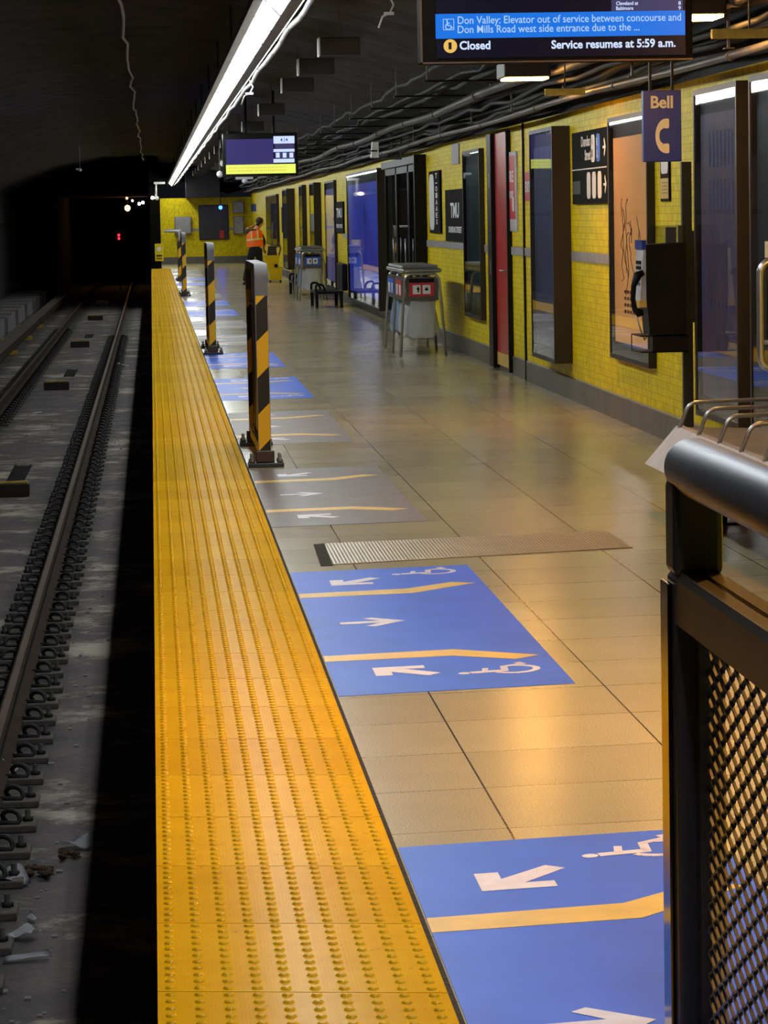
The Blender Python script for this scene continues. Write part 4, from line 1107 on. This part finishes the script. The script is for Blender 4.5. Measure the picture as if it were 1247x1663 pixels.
E = [(0, 1), (1, 2), (2, 3), (3, 4), (4, 5), (2, 6), (6, 7), (7, 8), (2, 9), (9, 10), (10, 11), (0, 12), (12, 13), (13, 14), (14, 15), (0, 16), (16, 17), (17, 18), (18, 19)]
Rr = [(.14, .10), (.13, .09), (.13, .09), .052, .082, .078, .05, .038, .026, .05, .038, .026, .05, .035, .026, .024, .05, .035, .026, .024]
def hand(V, E, Rr, wi, palm, dirv, side):
    """palm with four unequal curled fingers and a thumb from its side"""
    w_ = Vector(palm); d = Vector(dirv).normalized(); s = Vector(side).normalized(); n = d.cross(s)
    V.append(tuple(w_)); E.append((wi, len(V) - 1)); Rr.append((.030, .014)); pi_ = len(V) - 1
    for k, ln in enumerate((.070, .078, .072, .056)):
        base = w_ + s * (-.024 + .016 * k) + d * .030
        a = base; V.append(tuple(a)); E.append((pi_, len(V) - 1)); Rr.append(.009)
        b_ = base + d * ln * .5 + n * .006; V.append(tuple(b_)); E.append((len(V) - 2, len(V) - 1)); Rr.append(.0085)
        c_ = b_ + d * ln * .35 + n * .026; V.append(tuple(c_)); E.append((len(V) - 2, len(V) - 1)); Rr.append(.0075)
    a = w_ - s * .032 + n * .004; V.append(tuple(a)); E.append((pi_, len(V) - 1)); Rr.append(.011)
    V.append(tuple(a - s * .02 + d * .03 + n * .015)); E.append((len(V) - 2, len(V) - 1)); Rr.append(.009)
V = [tuple(v) for v in V]
hand(V, E, Rr, 8, (.14, .43, 1.44), (.9, .1, .4), (0, 1, 0)); hand(V, E, Rr, 11, (.345, .34, .83), (.3, .5, -.7), (1, 0, 0))
skin_obj('body', V, E, Rr, 'skin', t)
# face: nose, eyes, ears, mouth on the front of the head
fc = Vector((.275, .375, 1.475))
build_local = lambda name, mb, m_, par: build(name, mb, m_, None)
def loc_part(name, mb, m_, par, lab=None):
    o = build(name, mb, m_, None, lab); o.parent = par; return o
loc_part('face', MB().ball(fc, .016, sc=(.8, 1.4, 1.5)).ball(fc + Vector((-.07, -.05, .0)), .02, sc=(.4, .8, 1.2)).ball(fc + Vector((.06, -.07, .0)), .02, sc=(.4, .8, 1.2)), 'skin', t)
loc_part('eyes', MB().ball(fc + Vector((-.028, -.003, .03)), .009).ball(fc + Vector((.028, -.012, .03)), .009), 'white', t)
loc_part('mouth', MB().ball(fc + Vector((0, -.002, -.04)), .016, sc=(1.4, .4, .4)), 'signred', t)
skin_obj('trousers', [(.12, .02, .93), (.12, .01, .84), (.03, .0, .78), (-.07, .06, .47), (-.168, -.09, .09), (.20, .02, .78), (.22, .14, .46), (.21, .10, .08)],
         [(0, 1), (1, 2), (2, 3), (3, 4), (1, 5), (5, 6), (6, 7)], [(.17, .12), (.17, .125), (.098, .105), (.075, .075), (.06, .06), (.098, .105), (.075, .075), (.06, .06)], 'trouser', t, root=1)
skin_obj('shirt', [(.11, .04, .98), (.10, .14, 1.24), (.14, .19, 1.32), (-.05, .14, 1.27), (-.07, .28, 1.325), (.25, .16, 1.25), (.335, .18, 1.06), (.34, .24, .95)],
         [(0, 1), (1, 2), (1, 3), (3, 4), (1, 5), (5, 6), (6, 7)], [(.145, .105), (.14, .10), .07, .068, .05, .068, .052, .042], 'trouser', t, root=1)
def vfn(scale, z0, z1):
    def fn(u, v):
        a = 2 * PI * u; z = z0 + (z1 - z0) * v; s = (z - .92) / .4
        cx = .115 - .02 * s + .02 * s * s; cy = .04 + .12 * s; rx = (.205 - .01 * s - (.05 * max(0, s - .8) / .2)) * scale; ry = (.15 - .015 * s) * scale
        return (cx + rx * math.cos(a), cy + ry * math.sin(a), z + .02 * math.cos(a + .4))
    return fn
loc_part('safety_vest', MB().grid(vfn(1, .92, 1.305), 28, 10), 'vest', t, 'orange safety vest')
bv = MB().grid(vfn(1.015, 1.07, 1.115), 28, 2)
for sx_ in (-.075, .075):
    bv.grid(lambda u, v, sx_=sx_: (.105 + sx_ + (u - .5) * .035, .02 - .155 + .125 * v + .0, 1.11 + .20 * v), 2, 6)
loc_part('reflective_band', bv, 'refl', t, 'pale yellow reflective bands')
loc_part('hair', MB().ball((.243, .272, 1.545), .096, sc=(1, 1.0, .92), seg=14).ball((.20, .20, 1.47), .05, sc=(1, .8, 1.1)), 'hair', t)
for p_ in ((-.17, .0), (.22, .17)):
    loc_part('shoe', MB().ball((p_[0], p_[1], .05), .05, sc=(.95, 2.5, .95), seg=12).box(p_[0] - .042, p_[0] + .042, p_[1] - .115, p_[1] + .115, 0, .02, 0, .006), 'shoe', t)

CX, CY = 3.04, 73.9
t = thing('mop_cart', 'yellow mop bucket cart with wringer and handles beside the cleaner', 'cleaning cart', (CX, CY, 0))
def loft(b, rings, mi=0):
    vs = [[b.bm.verts.new((cx + sx * hw, cy + sy * hd, z)) for sx, sy in ((-1, -1), (1, -1), (1, 1), (-1, 1))] for cx, cy, hw, hd, z in rings]
    for a, c in zip(vs, vs[1:]):
        for k in range(4): b.bm.faces.new((a[k], a[(k + 1) % 4], c[(k + 1) % 4], c[k]))
    b.bm.faces.new(vs[0][::-1]); b.bm.faces.new(vs[-1]); return b
build('bucket', loft(MB(), [(CX + .05, CY, .14, .24, .06), (CX + .05, CY, .18, .28, .36), (CX + .05, CY, .19, .29, .38)]), 'yel', t)
build('wringer', loft(MB(), [(CX - .02, CY, .14, .12, .36), (CX - .04, CY, .20, .17, .66), (CX - .04, CY, .21, .18, .68)]), 'yel', t)
build('slot', MB().box(CX + .03, CX + .11, CY - .19, CY - .155, .34, .46), 'black', t)
build('wringer_press', loft(MB(), [(CX - .02, CY, .12, .12, .68), (CX - .01, CY, .10, .1, .88), (CX, CY, .13, .12, .9)]), 'dsteel', t)
build('lever', MB().tube([(CX + .12, CY, .5), (CX + .2, CY + .02, .85), (CX + .16, CY + .02, 1.0)], .018, 8), 'galv', t)
build('mop_handle', MB().tube([(CX - .02, CY, .6), (CX + .02, CY + .08, 1.5)], .014, 8).ball((CX, CY, .85), .09, sc=(1, 1, .6)), 'galv', t)
for dx in (-.08, .18):
    for dy in (-.2, .2): build('caster', MB().tube([(CX + dx - .015, CY + dy, .035), (CX + dx + .015, CY + dy, .035)], .035, 12), 'black', t)

# ================================================================== OVERHEAD PIPES, CABLES, BAFFLES
def run(name, x, z, r, m_, lab, cat, wob=.01, ya=-2, yb=106.5, step=1.5, seg=10, ph=0):
    pts = []; y = ya
    while y <= yb: pts.append((x + wob * math.sin(y * .37 + ph), y, z + wob * math.sin(y * .53 + ph * 2))); y += step
    o = thing(name, lab, cat, (x, 40, z))
    build('run', MB().tube(pts, r, seg), m_, o)
    y = ya + 1 + ph
    while y < yb - 1: 
        cb = MB().tube([(x + wob * math.sin(y * .37 + ph), y - .04, z + wob * math.sin(y * .53 + ph * 2)), (x + wob * math.sin(y * .37 + ph), y + .04, z + wob * math.sin(y * .53 + ph * 2))], r * 1.25, seg)
        build('coupling', cb, 'galv', o)
        y += 4.2
    return o
run('overhead_pipe', 3.20, 2.75, .042, 'pipe', 'thick grey pipe running the length of the platform below the ceiling', 'pipe', .02)
run('overhead_conduit', 3.345, 2.52, .024, 'galv', 'thin grey conduit running just above the yellow wall', 'conduit', .012, ph=1)
random.seed(5)
cabs = [(3.42, 2.60, .022), (3.24, 2.65, .018), (3.0, 2.88, .025), (3.5, 2.56, .018), (2.7, 2.98, .02), (3.38, 2.80, .03), (3.55, 2.68, .03), (2.85, 2.88, .015)]
names = ['nearest the wall edge', 'beside the thin conduit', 'above the thick pipe', 'touching the wall top', 'highest, under the ceiling', 'thick, in the middle of the bundle', 'thick, over the wall top', 'thin, left of the bundle']
for (x, z, r), nm in zip(cabs, names):
    pts = [(x + random.uniform(-.03, .03), y, z + random.uniform(-.03, .03)) for y in [i * 1.1 for i in range(-1, 96)]]
    recentre(tag(build('overhead_cable', MB().tube(pts, r, 6), 'cable'), 'dark cable in the overhead bundle, ' + nm, 'cable', 'overhead cables'))
# cross brackets carrying the bundle
def make_bracket():
    t = thing('cable_bracket', 'dark steel cross bracket carrying the overhead pipes', 'bracket', (0, 0, 0), 'brackets carrying the overhead pipes')
    build('arm', MB().box(2.55, XW - .02, 0, .04, 2.835, 2.855), 'black', t)
    build('drop_rod', MB().box(2.57, 2.585, .01, .03, 2.855, 3.15).box(3.34, 3.355, .01, .03, 2.55, 2.84), 'galv', t)
    build('clamp', MB().box(3.15, 3.25, .0, .05, 2.80, 2.81).box(3.32, 3.38, 0, .05, 2.548, 2.556), 'galv', t)
    return t
bt = make_bracket(); k0 = [(c, []) for c in children(bt)]
for i in range(30):
    loc = (0, 3.2 + i * 3.4, 0)
    if i == 0: bt.location = loc
    else: copy_tree(bt, loc, kids=k0)
# pale wooden hangers lit by the amber lamps
for px, py, Y, ln, lab in ((918, 149, 22.0, .30, 'amber-lit hanging bar left of the thin conduit below the display'), (1218, 54, 15.4, .40, 'amber-lit hanging bar at the right edge beside the display')):
    v = P(px, py, y=Y)
    t = thing('hanging_bar', lab, 'bar', (v.x, Y, v.z), 'short hanging bars')
    build('bar', MB().box(v.x - ln / 2, v.x + ln / 2, Y, Y + .05, v.z - .025, v.z + .025, 0, .004), 'timber', t)
    build('hook', MB().tube([(v.x, Y + .02, v.z + .02), (v.x, Y + .02, v.z + .5)], .006, 6), 'galv', t)
# dark baffles on the ceiling
def make_baffle():
    t = thing('ceiling_baffle', 'x', 'ceiling box', (0, 0, 0), 'dark boxes hung right of the light trough')
    build('box', MB().box(0, .34, 0, .16, -.075, .075, 0, .008), 'brownblk', t)
    build('end_plate', MB().box(-.018, -.001, -.01, .17, -.085, .075, 0, .006), 'white', t, 'pale end plate')
    build('lip', MB().box(0, .34, -.012, 0, -.083, -.070), 'dsteel', t)
    build('drop_rod', MB().box(.16, .172, .07, .082, .075, .62), 'galv', t)
    return t
bf = make_baffle(); k0 = [(c, []) for c in children(bf)]
ys = [(520, 75), (486, 108), (459, 138), (421, 178), (394, 205)]
ords = ['nearest and largest', 'second', 'third', 'fourth', 'fifth']
zz = 3.08
loc5 = [P(px, py, z=zz) for px, py in ys]
locs = [(v.x, v.y, zz) for v in loc5]; yl = locs[-1][1]
for i in range(9): locs.append((1.43, yl + 5.4 * (i + 1), zz))
for i, loc in enumerate(locs):
    lab = (ords[i] + ' dark box with pale end plate hung right of the light trough') if i < 5 else 'tiny distant dark box hung right of the light trough'
    if i == 0: bf.location = loc; bf['label'] = lab; o = bf
    else: o = copy_tree(bf, loc, lab, kids=k0)
    if i >= 5: o['group'] = 'tiny distant ceiling boxes'
# pale drooping wire on the ceiling over the track
pts = []; random.seed(9)
for i in range(64):
    y = 14 + i * 1.45; pts.append((-.18 + random.uniform(-.035, .035), y, 3.56 + random.uniform(-.03, .02)))
recentre(tag(build('ceiling_wire', MB().tube(pts, .017, 6), 'lgrey'), 'pale crooked wire pinned along the ceiling above the track', 'wire'))
# loose bits of wire by the trough
for px, py, Y, lab in ((402, 152, 27, 'small white wire clamp hanging right of the light trough'), (628, 22, 21, 'loose pale wire end near the top, right of the trough')):
    v = P(px, py, y=Y)
    pts = [(v.x - .06, Y, v.z - .10), (v.x - .03, Y, v.z - .02), (v.x + .02, Y, v.z), (v.x + .05, Y, v.z + .06), (v.x + .02, Y, v.z + .12), (v.x + .02, Y, v.z + .5)]
    recentre(tag(build('loose_wire', MB().tube(pts, .008, 6).box(v.x - .02, v.x + .05, Y - .02, Y + .02, v.z - .01, v.z + .01), 'lgrey'), lab, 'wire'))
# ceiling fittings
v = P(397, 291, y=52)
t = thing('smoke_detector', 'pale round detector on a short bar under the ceiling', 'detector', (v.x, 52, v.z))
build('bar', MB().box(v.x - .15, v.x + .15, 52, 52.1, v.z, v.z + .04), 'lgrey', t); build('sensor', MB().lathe([(.02, -.07), (.05, -.05), (.055, 0)], (v.x, 52.05, v.z), 14), 'white', t)
build('drop_rod', MB().box(v.x - .01, v.x + .01, 52.04, 52.06, v.z + .04, 3.5), 'galv', t)
for px, py, Y, lab in ((357, 283, 60, 'dome camera hanging left of the distant screen'), (361, 265, 66, 'small pale dome camera above the other, left of the distant screen')):
    v = P(px, py, y=Y)
    t = thing('dome_camera', lab, 'camera', (v.x, Y, v.z), 'dome cameras')
    build('dome', MB().ball((v.x, Y, v.z), .07), 'white', t); build('stem', MB().tube([(v.x, Y, v.z + .05), (v.x, Y, 3.5)], .012, 6), 'galv', t)
v = P(608, 244, x=3.0)
t = thing('speaker', 'pale grey loudspeaker on a bracket below the thick pipe', 'speaker', (v.x, v.y, v.z))
build('speaker_box', loft(MB(), [(v.x, v.y, .05, .1, v.z - .1), (v.x + .01, v.y, .04, .08, v.z + .11)]), 'white', t)
build('grille', MB().box(v.x - .052, v.x + .03, v.y - .103, v.y - .1, v.z - .02, v.z + .0), 'black', t)
build('bracket', MB().tube([(v.x, v.y, v.z - .1), (v.x + .35, v.y, v.z - .12), (v.x + .35, v.y, 2.7)], .014, 8), 'galv', t)

# ================================================================== FAR END
def endpx(px, py): v = P(px, py, y=YE - .05); return v.x, v.z
def endbox(name, x0, y0, x1, y1, d, m_, par, lab=None):
    a, zt = endpx(x0, y0); c, zb = endpx(x1, y1)
    return build(name, MB().box(a, c, YE - d, YE - .001, zb, zt, 0, .01), m_, par, lab)
a, _ = endpx(346, 389)
t = thing('notice_board', 'dark board on the yellow end wall under the blue beacon', 'board', (a, YE, .8))
endbox('frame', 322, 333, 372, 389, .06, 'brownblk', t); endbox('panel', 324, 335, 370, 387, .07, pK, t)
endbox('red_patch', 356, 374, 364, 387, .075, 'signred', t)
for (x0, y0, x1, y1), lab in (((378, 327, 396, 346), 'upper grey cabinet on the end wall by the corner'), ((379, 351, 396, 380), 'lower grey cabinet on the end wall by the corner'), ((283, 352, 311, 380), 'wide grey cabinet on the end wall left of the dark board')):
    t = thing('wall_cabinet', lab, 'cabinet', (endpx(x0, y0)[0], YE, 1), 'grey cabinets on the end wall')
    endbox('cabinet_body', x0, y0, x1, y1, .22, 'base', t)
    endbox('cabinet_door', x0 + 1, y0 + 1, x1 - 1, y1 - 1, .23, 'grey', t)
b = MB(); a, z_ = endpx(270, 374); c, _ = endpx(400, 372); b.box(a, c, YE - .02, YE, z_ - .04, z_ + .04); struct(build('trim_7', b, 'grey'))
v = P(358, 337, y=104)
t = thing('blue_beacon', 'glowing blue emergency beacon in front of the end wall', 'light', (v.x, 104, v.z))
build('lens', MB().ball(v, .065), 'e_blue', t, 'glowing blue lens'); build('stem', MB().tube([(v.x, 104, v.z + .05), (v.x, 104, 2.37)], .02, 6), 'black', t)
# yellow warning sign on the pillar, sign plate faces the platform
a, zt = pxy(251, 396, 97.25); c, zb = pxy(266, 424, 97.25)
t = thing('warning_sign', 'small yellow no-entry notice on the black pillar at the platform end', 'sign', ((a + c) / 2, 97.25, zb))
build('sign_board', MB().box(a, c, 97.24, 97.299, zb, zt, 0, .01), 'yel', t)
build('pictogram', MB().lathe([(.07, 0), (.07, .002)], (0, 0, 0), 16, M4=M4Y((a + c) / 2, 97.235, zt - .17)), 'white', t)
build('lettering', MB().box(a + .05, c - .05, 97.235, 97.24, zb + .15, zb + .2).box(a + .05, c - .05, 97.235, 97.24, zb + .07, zb + .1), 'black', t)
# white bracket lamp on the pillar
a, z1 = pxy(253, 298, 96.9); _, z0 = pxy(253, 322, 96.9)
t = thing('bracket_lamp', 'white bracket lamp fixed high at the end of the platform', 'light', (a, 96.9, z0))
build('bracket', MB().tube([(a, 96.95, z1), (a, 96.95, z0)], .03, 8).ball((a + .02, 96.95, z0), .07).box(a - .06, a + .3, 96.9, 97.3, z1 - .02, z1 + .05), 'white', t)
build('lamp', MB().ball((a - .12, 96.95, z0 + .02), .055), 'e_white', t, 'glowing white lamp')
# tunnel lamps and signal
for px, py, r, m__, lab in ((207, 338, .13, 'e_amber', 'bright amber lamp deep in the tunnel'), (206, 322, .05, 'e_amber', 'small amber lamp above the bright one in the tunnel'), (226, 331, .07, 'e_white', 'left one of the two white tunnel lamps'),
                            (232, 329, .07, 'e_white', 'right one of the two white tunnel lamps'), (215, 326, .05, 'e_white', 'small white tunnel lamp beside the small amber one')):
    v = P(px, py, y=130)
    t = thing('tunnel_lamp', lab, 'light', (v.x, 130, v.z), 'tunnel lamps')
    build('lamp', MB().ball(v, r), m__, t); build('stem', MB().tube([(v.x, 130, v.z), (v.x, 130, 2.61)], .02, 6), 'black', t)
v = P(193, 385, y=125)
t = thing('track_signal', 'red tunnel signal on a thin mast', 'signal', (v.x, 125, BED))
build('mast', MB().tube([(v.x, 125.1, BED), (v.x, 125.1, v.z + .3)], .03, 8), 'black', t); build('signal_head', MB().box(v.x - .1, v.x + .1, 125.02, 125.2, v.z - .35, v.z + .25), 'black', t)
build('red_lens', MB().ball((v.x, 125, v.z + .08), .055), 'e_red', t); build('red_lens', MB().ball((v.x, 125, v.z - .06), .05), 'e_red', t)
# junction boxes at the far side wall
for px, py, Y, lab in ((38, 368, 60, 'small pale fitting on the dark post across the tracks'),):
    v = P(px, py, x=-4.8)
    t = thing('wall_post', lab, 'post', (-4.8, v.y, BED)); build('post', MB().box(-4.9, -4.78, v.y, v.y + .25, -.8, v.z), 'black', t); build('fitting', MB().box(-4.85, -4.76, v.y - .02, v.y + .2, v.z, v.z + .22), 'lgrey', t, 'pale fitting')
v = P(130, 276, y=60)
t = thing('ceiling_hook', 'small bright fitting hanging from the dark ceiling above the track', 'fitting', (v.x, 60, v.z))
build('fitting', MB().ball(v, .035).box(v.x - .08, v.x - .01, 59.98, 60.02, v.z, v.z + .03), 'lgrey', t); build('stem', MB().tube([(v.x, 60, v.z), (v.x, 60, 3.6)], .008, 6), 'galv', t)
